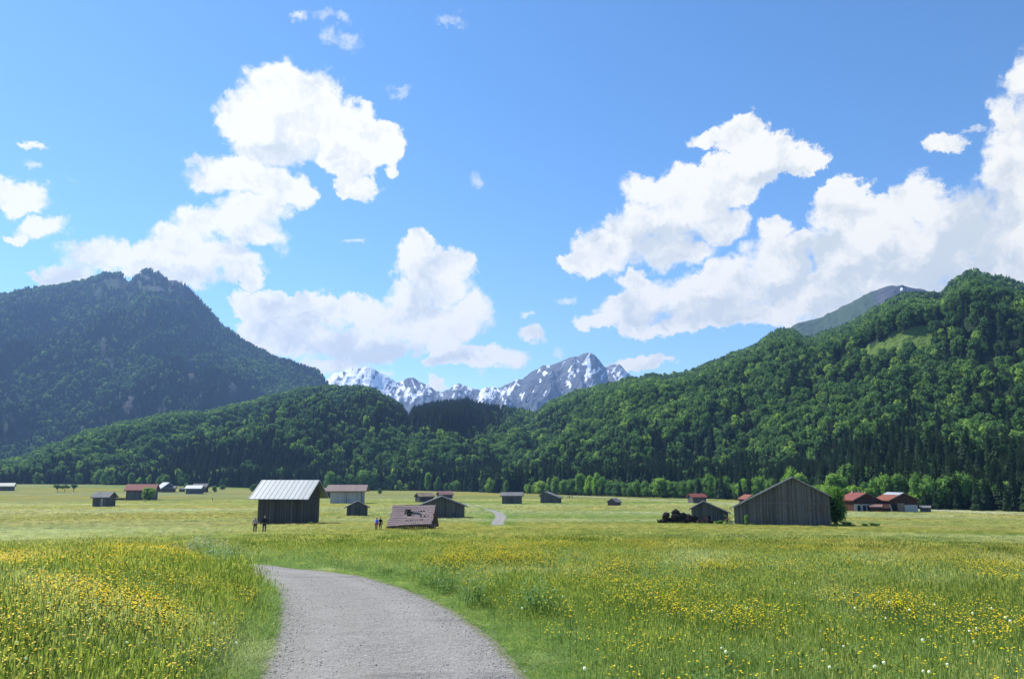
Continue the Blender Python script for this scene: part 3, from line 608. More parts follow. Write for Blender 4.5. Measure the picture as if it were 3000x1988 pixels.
x,y=sector(24000,30,72,36);x2,y2=sector(16000,85,135,36);x3,y3=sector(30000,135,430,36);x=np.r_[x,x2,x3];y=np.r_[y,y2,y3];x,y=place(x,y,.35,.3);m=len(x);r=np.hypot(x,y);hz=fbm(x*.3,y*.3,3,47)
s=.66*(.6+.6*hz)*RNG.uniform(.75,1.2,m)*(1-.42*sstep(r,40,58)*(1-sstep(r,95,130)));w=1+1.6*sstep(r,80,380)
scatter('grass','olive and straw coloured meadow grass across the valley floor',GMC,np.c_[x,y,gz(x,y)-.03],RNG.integers(0,4,m),np.c_[np.zeros(m),np.zeros(m),RNG.uniform(0,6.28,m)],np.c_[w,w,s*(1-.45*sstep(r,80,150))],{'tone':np.clip(tone(x,y),0,1),'pale':pale(x,y)})
# flowers
def petals(mb,p,r,mi,rr,n=5,cup=.35):
    a0=rr.uniform(0,6.28);tx,ty=rr.uniform(-.3,.3),rr.uniform(-.3,.3)
    vs=[p]
    for k in range(n*2):
        a=a0+math.pi*k/n;q=r*(1 if k%2==0 else .62);vs.append(p+Vector((math.cos(a)*q,math.sin(a)*q,cup*r+tx*math.cos(a)*q+ty*math.sin(a)*q)))
    mb.add(vs,[(0,1+k,1+(k+1)%(2*n)) for k in range(2*n)],mi)
def butter(seed,n,R,h,r,mats=('yellow',)):
    rr=random.Random(seed);mb=MB()
    for i in range(n):
        a=rr.uniform(0,6.28);q=R*math.sqrt(rr.random());x0,y0=math.cos(a)*q,math.sin(a)*q;hh=h*rr.uniform(.75,1.15)
        tp=(x0+rr.uniform(-.05,.05),y0+rr.uniform(-.05,.05),hh);w=.0035
        mb.add([(x0-w,y0,0),(x0+w,y0,0),(tp[0]+w*.6,tp[1],hh),(tp[0]-w*.6,tp[1],hh)],[(0,1,2,3)],1);petals(mb,Vector(tp),r*rr.uniform(.8,1.2),0,rr)
    return mb.mesh('buttercup',[M[mats[0]],M['stem']])
FLW=[butter(21,1,.01,.44,.017),butter(22,3,.08,.42,.016),butter(23,2,.06,.48,.018,('orange_y',)),butter(24,1,.01,.36,.019),butter(25,16,.35,.42,.017),butter(26,12,.35,.44,.018,('orange_y',)),butter(27,9,.4,.42,.018,('white_f',)),butter(28,1,.02,.4,.014,('white_f',))]
FC=stuff_collection('meadow_flower',FLW)
x,y=sector(200000,4,33,38);ra=np.sqrt(RNG.uniform(20,330,150000));aa=np.radians(RNG.uniform(-41,-12,150000));x=np.r_[x,ra*np.sin(aa)];y=np.r_[y,ra*np.cos(aa)];x,y=place(x,y,.25);fl=flower(x,y);k=RNG.random(len(x))<np.where(x<-2,.3+.7*np.clip(6*(fbm(x*1.7,y*1.3,3,83)-.40),0,1),1)*np.minimum(fl*np.where(x<-2,1.,1.5)+np.where(x<-2,.06,.015),1)*np.where(x<-2,.85,1.);x,y=x[k],y[k];m=len(x);r=np.hypot(x,y)
idx=RNG.choice([0,1,2,3,0,1,7],m,p=[.22,.27,.05,.17,.1,.13,.06]);s=RNG.uniform(.50,.80,m)*np.where(x<-2,.92,1.);z=gz(x,y)
x2,y2=sector(30000,28,72,36);x2,y2=place(x2,y2,.6);fl=flower(x2,y2)+.25*np.clip(tone(x2,y2)-.4,0,1);k=RNG.random(len(x2))<fl*.6;x2,y2=x2[k],y2[k];m2=len(x2)
x3,y3=sector(26000,85,300,36);x3,y3=place(x3,y3,.6);k=RNG.random(len(x3))<flower_far(x3,y3)*.8+.03;x3,y3=x3[k],y3[k];m3=len(x3)
i2=RNG.choice([4,5,6],m2,p=[.62,.2,.18]);i3=RNG.choice([4,5,6],m3,p=[.6,.22,.18]);s2=RNG.uniform(.65,.9,m2);s3=RNG.uniform(1.,1.6,m3)
X=np.r_[x,x2,x3];Y=np.r_[y,y2,y3];S=np.r_[s*.86,s2*1.,s3*1.];H=np.r_[s*1.08,s2*.95*(1-.4*sstep(np.hypot(x2,y2),40,58)),s3*.55];m=len(X)
scatter('meadow_flowers','yellow and orange buttercups scattered through the meadow',FC,np.c_[X,Y,gz(X,Y)],np.r_[idx,i2,i3],rz(m),np.c_[S,S,H])
def near_at(px,py): return ground_at(px,py,False)
# dandelion clocks one can point at
rr=random.Random(3);mb=MB()
for i in range(150):
    d=Vector((rr.gauss(0,1),rr.gauss(0,1),rr.gauss(0,1))).normalized();a=d.orthogonal().normalized();b=d.cross(a);p=d*.03
    mb.add([d*.004-a*.0006,d*.004+a*.0006,p+a*.0006,p-a*.0006],[(0,1,2,3)],0)
    mb.add([p-a*.008,p+b*.008,p+a*.008,p-b*.008],[(0,1,2,3)],0)
for v in (0,): 
    bm=bmesh.new();bmesh.ops.create_icosphere(bm,subdivisions=2,radius=.021);mb.add([w.co.copy() for w in bm.verts],[tuple(q.index for q in f.verts) for f in bm.faces],0);bm.free()
CLK=mb.mesh('dandelion_seed_head',[M['fluff']]);STM=MB().tube([(0,0,-.42),(.008,0,-.2),(0,0,0)],[.004,.0035,.003],5).mesh('dandelion_stem',[M['stem']])
CK=[(628,1826,1.3),(370,1881,1.1),(286,1659,1.2),(281,1668,1.),(451,1709,.9),(468,1682,.8),(145,1764,.9),(270,1770,.9),(264,1812,1.),(264,1828,1.1),(410,1775,1.),(76,1927,1.2),(692,1881,.9),(630,1901,1.),(50,1880,1.),(317,1895,1.),(1713,1957,1.4),(2127,1908,1.3),(2115,1897,1.1),(2188,1780,1.1),(2087,1789,1.),(1834,1712,.8),(1650,1746,.8),(2505,1780,.9),(2605,1763,.9),(2703,1873,1.1),(2590,1940,1.4),(2563,1951,1.4),(2431,1953,1.2),(2411,1902,1.),(2471,1892,.9),(2853,1880,1.3),(2960,1818,1.1),(2947,1808,1.1),(2850,1795,1.),(2840,1847,1.),(2860,1840,1.),(2905,1781,.9),(2738,1770,.9),(2665,1785,.9),(2595,1810,.9),(2722,1967,1.2),(2705,1965,1.2),(2775,1945,1.2),(2345,1825,.9),(2330,1708,.8),(2040,1725,.8),(430,1870,.9),(520,1715,.9),(225,1620,.8),(350,1645,.8),(1530,1780,.8)]
first=None
for i,(px,py,s) in enumerate(CK):
    gx,gy=near_at(px,py+ (F*.40*s)/max(6,10) if py<1990 else py);gx=float(gx);gy=float(gy)
    # stand it where its head, about .42 m up, meets the line of sight
    dd=ray(px,py)
    lo,hi=3.,60.
    for _ in range(40):
        md=(lo+hi)/2;q=md/dd[1]
        if ZC+dd[2]*q-(float(gz(dd[0]*q,md))+.27)>0: lo=md
        else: hi=md
    q=lo/dd[1];P=(dd[0]*q,lo,float(gz(dd[0]*q,lo))+.27);s=s*min(1.15,max(.22,7./F*lo/.06))
    o=thing('dandelion','white dandelion clock on a thin stem standing in the meadow grass','flower',P,0,'dandelion clocks in the meadow');o.scale=(s,s,s*1.05)
    link('seed_head',CLK,o);link('stem',STM,o)
print('meadow done')
# ------------------------------------------------------------------ trees of the valley edge
EDGE=[(-150,1412),(0,1412),(150,1413),(300,1420),(600,1425),(750,1430),(1000,1435),(1200,1436),(1326,1439),(1459,1444),(1542,1446),(1654,1449),(1882,1456),(2142,1462),(2300,1470),(2480,1486),(2600,1489),(2800,1492),(3000,1491),(3200,1491)]
EP=[(px,)+tuple(map(float,ground_at(px,py))) for px,py in EDGE]
def edge_r(az):
    A=[math.atan2(e[1],e[2]) for e in EP];Rr=[math.hypot(e[1],e[2]) for e in EP];return np.interp(az,A,Rr)
CONT=[];rrr=random.Random(5)
def conifer(x,y,h):
    o=link('spruce_tree',CON[rrr.randrange(5)]);o.location=(x,y,float(gz(x,y))-.3);w=h*rrr.uniform(.95,1.3);o.scale=(w,w,h);o.rotation_euler=(0,0,rrr.uniform(0,6.28));return o
# candidate conifers behind the edge in depth rows
C=[]
a0,a1=azt(-60,1300)[0],azt(3060,1300)[0];az=a0
while az<a1:
    re=float(edge_r(az));az+=3.3/re
    for row in range(9):
        C.append((row,az+rrr.uniform(-1.6,1.6)/re,re+7+row*6.5+rrr.uniform(-2.8,2.8)+ (14 if az>azt(1500,1300)[0] else 0)))
    
C2=[]
for row,a,r in C:
    px=1500+F*math.tan(a)
    if rrr.random()<(.12 if row<7 else .0): continue
    # conifer height by place
    h=np.interp(px,[0,700,1000,1500,2000,2500,3000],[17,19,21,22,21,19,18])*rrr.uniform(.72,1.12)*(1+.012*row)
    if px<700 and row<3 and rrr.random()<.6: continue
    C2.append((row,a,r,h))
C2.sort(key=lambda q:(q[0],q[2]/q[3]));ind=C2[:0];byview=sorted([q for q in C2 if q[0]<=1],key=lambda q:q[2]/q[3])[:300];S=set(id(q) for q in byview)
for q in byview:
    o=conifer(q[2]*math.sin(q[1]),q[2]*math.cos(q[1]),q[3])
    px=1500+F*math.tan(q[1])
    lab=('dark narrow spruce in the tree line behind the huts in mid valley' if px<1650 else
         'dark spruce rising behind the leafy tree row near the big barn' if px<2450 else 'dark spruce behind the leafy trees beyond the farmhouses')
    if px<900: lab='dark spruce in the far left tree line at the foot of the hill'
    tag(o,lab,'tree','spruces along the valley edge')
rest=[q for q in C2 if id(q) not in S]
P=np.array([(q[2]*math.sin(q[1]),q[2]*math.cos(q[1]),q[3]) for q in rest]);m=len(P);dm=RNG.random(m)<.13;hh=P[:,2]*np.where(dm,.8,1.)
scatter('forest','dark spruce forest on the flat at the foot of the hills',CONC,np.c_[P[:,0],P[:,1],gz(P[:,0],P[:,1])-.4],np.where(dm,5+RNG.integers(0,6,m),RNG.integers(0,5,m)),rz(m),np.c_[hh*1.05,hh*1.05,hh])
# round leafy trees of the edge: (px, top y, width px, tone)
CR={}
def crown_kind(kind,nl,ls):
    if kind not in CR:
        CR[kind]=[(crown_mb(200+i+hash_(kind),1.,(.40,.46,.34,.5)[i],nl,ls,.04,i%2,17).mesh('leaf_crown',[M[kind],M[kind]],True),trunk_mb(300+i,1.,.028,4,.6).mesh('tree_trunk',[M['bark']])) for i in range(4)]
    return CR[kind]
def hash_(s): return sum(map(ord,s))%97
for kd in ('leaf','leaf_bright','leaf_dark'): crown_kind(kd,1500,.045)
def leafy(px,ybase,ytop,wpx,kind,label,group='leafy trees along the valley edge',name='leafy_tree',v=None,back=0.,pos=None):
    x,y=ground_at(px,ybase) if pos is None else pos
    if back: q=1+back/math.hypot(x,y);x*=q;y*=q
    dist=math.hypot(x,y);z=float(gz(x,y));T=azt(px,ytop)[1];h=max(1.5,ZC+T*dist-z);w=wpx/F*dist*math.cos(math.atan2(x,y))**2
    i=rrr.randrange(4) if v is None else v;cm,tm=CR[kind][i];cw=(.40,.46,.34,.5)[i]*2
    o=thing(name,label,'tree',(x,y,z),rrr.uniform(0,6.28),group)
    c=link('crown',cm,o);c.scale=(w/cw,w/cw,h);tr=link('trunk',tm,o);tr.scale=(h*.9,h*.9,h*.9);return o
def ebase(px): return float(np.interp(px,[e[0] for e in EDGE],[e[1] for e in EDGE]))
TR=[(968,1379,30,1),(990,1392,22,0),(1023,1388,26,1),(1070,1376,48,1),(1100,1384,34,0),(1146,1386,26,1),(1190,1412,16,0),(1255,1384,20,1),(1282,1396,18,0),(1306,1414,14,0),(1322,1412,14,0),(1337,1407,22,1),(1434,1399,24,1),(1483,1406,14,0),(1551,1418,12,1),(1581,1408,38,1),(1608,1422,22,0),(1628,1394,24,1),(1655,1406,26,1),(1678,1402,28,0),(1702,1387,30,1),(1727,1392,26,2),(1748,1384,26,2),(1763,1396,22,1),(1786,1412,24,0),(1806,1412,26,0),(1828,1412,24,0),(1848,1414,22,0),(1868,1404,28,1),(1892,1408,30,1),(1915,1412,24,0),(1940,1400,50,1),(1975,1410,36,1),(2003,1408,30,0),(2025,1404,30,1),(2050,1400,28,0),(2080,1387,34,1),(2106,1402,28,0),(2132,1393,26,1),(2155,1420,24,1),(2184,1402,56,2),(2228,1392,44,1),(2265,1400,40,0),(2321,1368,48,2),(2350,1386,40,1),(2455,1387,60,1),(2480,1430,30,0),(2540,1412,34,0),(2566,1404,40,1),(2592,1388,44,1),(2625,1400,44,0),(2640,1388,40,1),(2665,1400,44,0),(2690,1384,40,1),(2722,1392,62,1),(2692,1428,54,2),(2765,1402,56,1),(2790,1396,40,0),(2816,1382,50,1),(2846,1390,56,1),(2868,1440,30,2),(2888,1402,40,0),(2920,1418,30,0),(2955,1411,62,1),(3000,1404,50,1),(3040,1400,50,1)]
for px,top,w,kk in TR:
    kind=('leaf_dark','leaf','leaf_bright')[kk];wd=('dark','mid green','bright yellow green')[kk]
    bx=ebase(px)
    if 2500<px<2900 : bx-=0
    near_=('behind the white walled barn' if px<1120 else 'between the white walled barn and the middle huts' if px<1340 else 'above the far bend of the path' if px<1500 else 'by the two grey huts in mid valley' if px<1660 else 'in the row left of the small red roofed hut' if px<2000 else 'behind the small red roofed hut' if px<2140 else 'directly behind the big barn' if px<2400 else 'beside the red roofed farmhouse' if px<2530 else 'behind the farmhouses' if px<2700 else 'right of the farmhouses')
    sz='tall' if (bx-top)>85 else ('small' if bx-top<38 else 'medium')
    leafy(px,bx,top,w*1.35,kind,f'{sz} {wd} tree {near_}',back=(6 if 2530<px<2680 else 0))
# shrubby belt that closes the foot of the row on the right
for i in range(95):
    px=rrr.uniform(1600,3050);bx=ebase(px);hpx=np.interp(px,[1600,2100,2500,3000],[30,42,58,76])*rrr.uniform(.7,1.15)
    leafy(px,bx,bx-hpx,hpx*rrr.uniform(.9,1.3),rrr.choice(['leaf','leaf_dark','leaf','leaf_bright']),'low leafy tree filling the row at the foot of the spruces',back=rrr.uniform(3,10))
for i in range(64):
    px=-20+i*12.5+rrr.uniform(-7,7);bx=ebase(px);hpx=rrr.uniform(20,46)*(1. if px<400 else .8)
    if px>560 and rrr.random()<.45: continue
    leafy(px,bx-1,bx-hpx,rrr.uniform(20,34),rrr.choice(['leaf','leaf_dark','leaf','leaf_bright'] if px>100 else ['leaf_dark','leaf']),'round leafy tree in the far left tree line beyond the field',back=rrr.uniform(0,12))
CR['round']=[(crown_mb(411,1.,.5,900,.06,.34,0,12).mesh('round_crown',[M['leaf_dark'],M['leaf_dark']],True),trunk_mb(412,1.,.035).mesh('round_trunk',[M['bark']]))]*4
# single trees and bushes in the field
for j,(px,top,w) in enumerate([(168,1418,23),(189,1419,20),(216,1417,24)]):
    leafy(px,1440,top,w*1.1,'round',['round green tree, left of the three standing in the left field','round green tree, middle of the three standing in the left field','round green tree, right of the three and set a little apart'][j],'three round trees in the left field')
leafy(545,1430,1414,16,'leaf','small round bush above the white roofed hut','bushes in the far field','bush')
leafy(629,1441,1422,20,'leaf','leafy green bush right of the white roofed hut','bushes in the far field','bush')
leafy(651,1434,1420,20,'leaf_dark','low dark bush beyond the white roofed hut','bushes in the far field','bush')
leafy(742,1442,1417,26,'leaf_dark','round dark bush left of the silver roofed barn','bushes in the far field','bush')
leafy(1113,1448,1430,14,'leaf_dark','tiny bush at the field edge right of the white walled barn','bushes in the far field','bush')
M['blossom']=foliage('white_blossom',(.35,.33,.30),(.5,.48,.45),None,.2);CR['blossom']=[(crown_mb(401,1.,.5,500,.07,.1,0,9).mesh('blossom_crown',[M['blossom'],M['leaf_dark']]),trunk_mb(402,1.,.03).mesh('bush_trunk',[M['bark']]))]*4
leafy(718,1423,1409,18,'blossom','pale blossoming bush at the far field edge','bushes in the far field','bush')
M['white_f2']=M['white_f']
# ------------------------------------------------------------------ buildings
def roof_mb(L,W,he1,he2,hr,off,oe,ov1,ov2,th,rib=0,plank=0):
    """two slabs; y=-W/2 side has eave he1, +W/2 side he2, ridge at y=off"""
    P=[]
    for (ye,he,sgn,ov) in ((-W/2,he1,-1,ov1),(W/2,he2,1,ov2)):
        run=abs(ye-off);sl=(hr-he)/run;yo=ye+sgn*ov;zo=he-sl*ov
        P.append((yo,zo))
    mb=MB();x0,x1=-L/2-oe,L/2+oe
    (ya,za),(yb,zb)=P;n=1
    # profile polygon (closed chevron) extruded along the ridge
    prof=[(ya,za),(off,hr),(yb,zb),(yb,zb+th),(off,hr+th),(ya,za+th)]
    vs=[(x0,y,z) for y,z in prof]+[(x1,y,z) for y,z in prof]
    mb.add(vs,[(0,1,4,5),(1,2,3,4),(6,11,10,7),(7,10,9,8),(0,6,7,1),(1,7,8,2),(2,8,9,3),(3,9,10,4),(4,10,11,5),(5,11,6,0)])
    if rib:
        k=int((x1-x0)/rib)
        for i in range(k+1):
            x=x0+.02+(x1-x0-.04)*i/k
            for (yo,zo),s in ((P[0],1),(P[1],1)):
                a=Vector((x,yo,zo+th+.012));b=Vector((x,off,hr+th+.012));mb.tube([a,b],.028,4)
    return mb,P
def walls_mb(L,W,he1,he2,hr,off,t=.0,board=None,seed=0):
    mb=MB();x0,x1=-L/2,L/2;prof=[(-W/2,-.4),(W/2,-.4),(W/2,he2),(off,hr),(-W/2,he1)]
    vs=[(x0,y,z) for y,z in prof]+[(x1,y,z) for y,z in prof]
    mb.add(vs,[(4,3,2,1,0),(5,6,7,8,9),(0,1,6,5),(1,2,7,6),(2,3,8,7),(3,4,9,8),(4,0,5,9)])
    if board:
        rr=random.Random(seed)
        def topz(y): return he1+(hr-he1)*(y+W/2)/(off+W/2) if y<off else hr-(hr-he2)*(y-off)/(W/2-off)
        for xe,sx in ((x0,-1),(x1,1)):
            y=-W/2
            while y<W/2-.01:
                w=min(board*rr.uniform(.75,1.25),W/2-y);zt=min(topz(y+.001),topz(y+w-.001))-.03;zb=rr.uniform(.0,.12);d=rr.uniform(.012,.04)
                mb.box((xe+sx*d/2,y+w/2,(zt+zb)/2),(d,w-.025,zt-zb));y+=w
        for ye,sy,he in ((-W/2,-1,he1),(W/2,1,he2)):
            x=x0
            while x<x1-.01:
                w=min(board*rr.uniform(.75,1.25),x1-x);zb=rr.uniform(.0,.12);d=rr.uniform(.012,.04);zt=he-.03
                mb.box((x+w/2,ye+sy*d/2,(zt+zb)/2),(w-.025,d,zt-zb));x+=w
    return mb
def hut(label,cat,px,py,L,W,he,hr,oe,ov,th,wall,roof,he2=None,off=0,name='hay_hut',group=None,rib=0,board=None,ov2=None,roofth=4,extra=None,trim=None):
    """all lengths in photo pixels at the hut's distance; th=turn relative to the line of sight"""
    x,y=ground_at(px,py);dist=math.hypot(x,y);a=math.atan2(x,y);s=dist*math.cos(a)/F;sh=s*math.cos(a)
    L,W,oe,ov,off=[q*sh for q in (L,W,oe,ov,off)];he,hr=he*s,hr*s;he2=he if he2 is None else he2*s;ov2=ov if ov2 is None else ov2*sh
    T=R_(th)
    if abs(math.sin(T))>.7: he,he2=he2,he;off=-off;ov,ov2=ov2,ov
    else: he=he+(hr-he)*ov/(W/2+ov);he2=he2+(hr-he2)*ov2/(W/2+ov2)
    ext=(L*abs(math.sin(T))+W*abs(math.cos(T)))/2;q=1+ext/dist;x*=q;y*=q
    if abs(math.sin(T))<.7:
        dr=q-1;Dh=float(D0(x/q,y/q));hr=hr*q-dr*Dh;he*=1.0
        if hr<he+.5: hr=he+.5
    z=float(min(gz(x,y),ZC-D0(x/q,y/q)+.15));o=thing(name,label,cat,(x,y,z),-a+T,group)
    walls_mb(L,W,he,he2,hr,off,board=board,seed=int(px)).build('wall',M[wall],o)
    th_=max(.08,roofth*s*.6);rmb,Pf=roof_mb(L,W,he,he2,hr,off,oe,ov,ov2,th_,rib);r=rmb.build('roof',M[roof],o)
    if trim:
        mb=MB()
        for sx in (-1,1):
            xx=sx*(L/2+oe+.03)
            for yo,zo in Pf: mb.tube([(xx,yo,zo+th_*.4),(xx,off,hr+th_*.4)],.09,4)
        mb.build('barge_board',M[trim],r)
    o['_d']=0;del o['_d'];info=dict(L=L,W=W,he=he,he2=he2,hr=hr,off=off,s=s,th=th_,P=Pf)
    if extra: extra(o,info)
    return o,info
def panel(o,name,face,c,zc,w,h,mat,d=.05,info=None):
    """flat board panel on wall: face '-y' long front, '+x' / '-x' gable"""
    L,W=info['L'],info['W'];mb=MB()
    if face=='-y': mb.box((c,-W/2-.045-d/2,zc),(w,d,h))
    elif face=='+x': mb.box((L/2+.045+d/2,c,zc),(d,w,h))
    else: mb.box((-L/2-.045-d/2,c,zc),(d,w,h))
    return mb.build(name,M[mat],o)
def door_front(o,i):
    h=i['he']*.72;w=h*.75;panel(o,'door','-y',0,h/2+.05,w,h,'dark_wood',info=i)
def door_gable(o,i):
    h=i['he']*.8;w=h*.8;panel(o,'door','-x',0,h/2+.05,w,h,'dark_wood',info=i)
# silver barn
def ex_silver(o,i):
    L,W=i['L'],i['W'];panel(o,'door','-y',L*.02,i['he']*.46,L*.46,i['he']*.88,'dark_wood',.06,i)
    mb=MB()
    for x in (-L*.22,L*.26): mb.box((x,-W/2-.13,i['he']*.46),(.13,.08,i['he']*.9))
    mb.build('door_post',M['trim'],o)
    mb=MB()
    for k in range(9):
        x=-L/2+L*k/8
        mb.tube([(x,-W/2,i['he']-.12),(x,i['P'][0][0]+.1,i['P'][0][1]-.1)],.05,4)
    mb.build('rafter',M['trim'],o)
hut('tall hay barn with shiny silver metal roof and dark board walls','barn',845,1535,146,116,70,124,21,21,-25,'dark_wood','silver',name='hay_barn',rib=.86,board=.22,trim='pale_trim',roofth=3,extra=ex_silver)
def ex_white(o,i):
    panel(o,'door','-y',i['L']*.02,i['he']*.47,i['L']*.02,i['he']*.9,'trim',.05,i);panel(o,'corner_board','-y',i['L']*.49,i['he']*.5,i['L']*.03,i['he']*.98,'trim',.06,i)
hut('barn with pale board walls and faded brown roof behind the small gabled hut','barn',1018,1474,92,70,33,51,13,10,-8,'pale_wall','brownroof',name='hay_barn',trim='pale_trim',extra=ex_white)
def ex_gable(o,i):
    panel(o,'door','-x',0,i['he']*.5,i['W']*.3,i['he']*.95,'dark_wood',.05,i)
hut('small dark gabled hut in front of the pale walled barn','hut',1046,1510,52,59,25,40,5,8,90,'hut_wood','darkroof',extra=ex_gable,board=.2)
hut('brown hut half hidden at the left end of the pale walled barn','hut',954,1458,34,30,16,27,4,4,-10,'dark_wood','brownroof',trim='pale_trim')
hut('long low gabled barn of grey boards behind the collapsed roof','barn',1293,1516,105,132,34,60,8,9,90,'barn','darkroof',name='hay_barn',board=.22,he2=34,trim='trim',extra=lambda o,i:panel(o,'hatch','-x',-i['W']*.28,i['he']*.3,i['W']*.08,i['he']*.3,'dark_wood',.04,i))
hut('hut with tan patched roof and dark gable left of the low grey barn peak','hut',1243,1470,44,34,14,25,3,5,22,'dark_wood','tanroof')
hut('hut with pinkish brown roof peeking over the low grey barn','hut',1303,1459,38,28,9,19,3,4,20,'hut_wood','redbrown')
hut('grey hut with flat looking ridge roof above the bend of the path','hut',1500,1476,56,36,21,31,5,5,-3,'hut_wood','greyroof',extra=door_front)
hut('grey hut with lopsided gable roof, between the bend of the path and the tiny hut','hut',1614,1473,40,54,21,30,4,4,78,'hut_wood','greyroof',he2=15,off=-13)
hut('tiny dark hut standing alone in the middle of the valley field','hut',1800,1480,26,28,10,19,2,3,58,'dark_wood','greyroof',extra=door_gable)
hut('shed with cream roof at the left edge of the picture','hut',14,1437,52,30,11,20,4,4,-10,'hut_wood','cream_roof')
hut('faint brown roofed hut in front of the far left trees','hut',114,1413,34,20,5,11,3,3,-5,'dark_wood','brownroof')
hut('small weathered grey hut standing alone in the left field','hut',304,1483,50,48,24,40,6,6,-28,'hut_wood','greyroof',board=.2,extra=lambda o,i:panel(o,'door','-y',i['L']*.1,i['he']*.45,i['L']*.14,i['he']*.8,'pale_trim',.05,i))
hut('barn with red roof partly hidden by a bushy tree in the left field','barn',415,1464,82,60,26,43,6,8,-12,'barn','red',name='hay_barn')
hut('light roofed gabled barn behind the red roofed barn','barn',485,1441,42,38,12,25,4,5,112,'hut_wood','white_roof',name='hay_barn')
hut('small grey hut in front of the light roofed gabled barn','hut',499,1441,28,20,9,16,3,3,-8,'hut_wood','greyroof')
hut('very small grey shed between the red roofed barn and white roofed hut','hut',533,1440,15,12,5,9,1,1,-10,'hut_wood','greyroof')
hut('hut with bright white roof in the left field','hut',570,1446,44,32,13,22,4,4,-18,'barn','white_roof')
hut('hut with blue grey roof right behind the white roofed hut','hut',587,1441,40,24,12,22,3,3,-18,'dark_wood','greyroof',trim='pale_trim')
hut('small hut with dull red roof above the little gabled hut','hut',2042,1473,42,36,15,25,4,3,24,'hut_wood','red')
hut('little gabled grey hut left of the big barn','hut',2080,1526,60,104,36,55,6,8,90,'hut_wood','darkroof',he2=25,off=-17,board=.2,trim='trim')
def ex_big(o,i):
    L,W,off,hr,he1,he2=[i[q] for q in ('L','W','off','hr','he','he2')]
    zb=63*i['s'];mb=MB();mb.box((-L/2-.09,-W*.02,zb),(.1,W*.93,.16));mb.build('beam',M['trim'],o)
    mb=MB();mb.box((-L/2-.13,off+.1,hr*.49),(.16,.3,hr*.64+.2));mb.build('door_post',M['trim'],o)
    for k,(c,w) in enumerate(((off+.1+W*.25,W*.46),(off+.1-W*.17,W*.31))):
        mb=MB();rr=random.Random(k);y=c-w/2
        while y<c+w/2-.05:
            bw=rr.uniform(.17,.25);d=rr.uniform(.03,.07);mb.box((-L/2-.045-d/2,y+bw/2,zb*.48),(d,bw-.02,zb*.9+rr.uniform(-.05,.05)));y+=bw
        mb.build('door',M['barn'],o)
    mb=MB()
    for k in range(7):
        y=-W/2+W*k/6
        z=(he1+(hr-he1)*(y+W/2)/(off+W/2) if y<off else hr-(hr-he2)*(y-off)/(W/2-off))-.13
        mb.box((-L/2-.25,y*.99,z),(.6,.14,.14))
    mb.build('purlin',M['trim'],o)
hut('big barn of dark vertical boards with wide asymmetric gable','barn',2291,1537,210,274,51,136,9,14,90,'barn','darkroof',he2=86,off=38,name='hay_barn',board=.24,ov2=8,trim='pale_trim',roofth=5,extra=ex_big)
# farmhouses
def ex_farm1(o,i):
    L,W,he=i['L'],i['W'],i['he'];s=i['s']
    panel(o,'ground_floor_wall','-x',0,he*.33,W*.985,he*.64,'render',.06,i)
    for k,y in enumerate((-.34,-.1,.08,.3)):
        mb=MB().box((-L/2-.125,y*W,he*.27),(.06,W*.11,he*.5));mb.build('door' if k else 'window',M['black'],o)
    for y in (-.22,0,.2):
        f=MB().box((-L/2-.09,y*W,he*.98),(.08,W*.075,he*.22)).build('window',M['black'],o);MB().box((-L/2-.14,y*W,he*.98),(.03,W*.09,.08)).build('shutter',M['trim'],f)
    MB().box((-L/2-.45,0,he*.74),(.8,W*.8,.12)).box((-L/2-.83,0,he*.86),(.05,W*.8,.5)).build('balcony',M['brown_wood'],o)
    for x,y,w in ((.05,-.08,.9),(.38,.05,.5)):
        c=MB().box((x*L,y*W,i['hr']+.15),(w,w*.7,1.3)).build('chimney',M['pale_trim' if w<.6 else 'trim'],o);MB().box((x*L,y*W,i['hr']+.86),(w*1.25,w*.95,.12)).build('chimney_cap',M['trim'],c)
hut('farmhouse with bright red tiled roof, brown gable and chimneys','house',2519,1497,72,84,33,51,8,7,122,'brown_wood','red',name='farmhouse',trim='trim',extra=ex_farm1)
def ex_farm2(o,i):
    L,W,he=i['L'],i['W'],i['he']
    mb=MB();(yo,zo)=i['P'][1];off,hr=i['off'],i['hr'];th=i['th']+.02
    def pt(x,q): return (x,off+(yo-off)*q,hr+(zo-hr)*q+th)
    x0,x1=-L/2-.8,L/2+.8
    mb.add([pt(x0,0),pt(x1,0),pt(x1,.32),pt(x0,.32)],[(0,1,2,3)]);mb.v=[tuple(v) for v in mb.v]
    mb.add([(v[0],v[1],v[2]+.03) for v in [pt(x0,0),pt(x1,0),pt(x1,.32),pt(x0,.32)]],[(0,3,2,1)]);mb.build('metal_roof_strip',M['white_roof'],o)
    panel(o,'ground_floor_wall','-x',-W*.26,he*.3,W*.46,he*.6,'render',.06,i)
    MB().box((-L/2-.075,W*.1,he*.37),(.1,W*.25,he*.74)).build('gate',M['tanroof'],o)
    MB().box((-L/2-.075,W*.34,he*.3),(.08,W*.2,he*.6)).build('door',M['black'],o)  # flat black panel painted as the dark of an open doorway
    MB().tube([(-L/2-.4,W*.44,0),(-L/2-.1,W*.49,he*.62)],.16,6).build('brace',M['render'],o)
hut('farm barn with orange red roof topped by a white strip, right of the farmhouse','barn',2628,1498,76,96,33,52,8,6,122,'brown_wood','orange',name='farm_barn',trim='trim',extra=ex_farm2)
hut('lean-to with faded reddish roof joining the two farm buildings','shed',2568,1498,34,22,12,18,2,3,-5,'brown_wood','redbrown',name='lean_to_shed')
hut('small grey shed right of the farm barn','shed',2712,1498,30,22,10,13,2,2,-5,'hut_wood','greyroof',name='garden_shed')
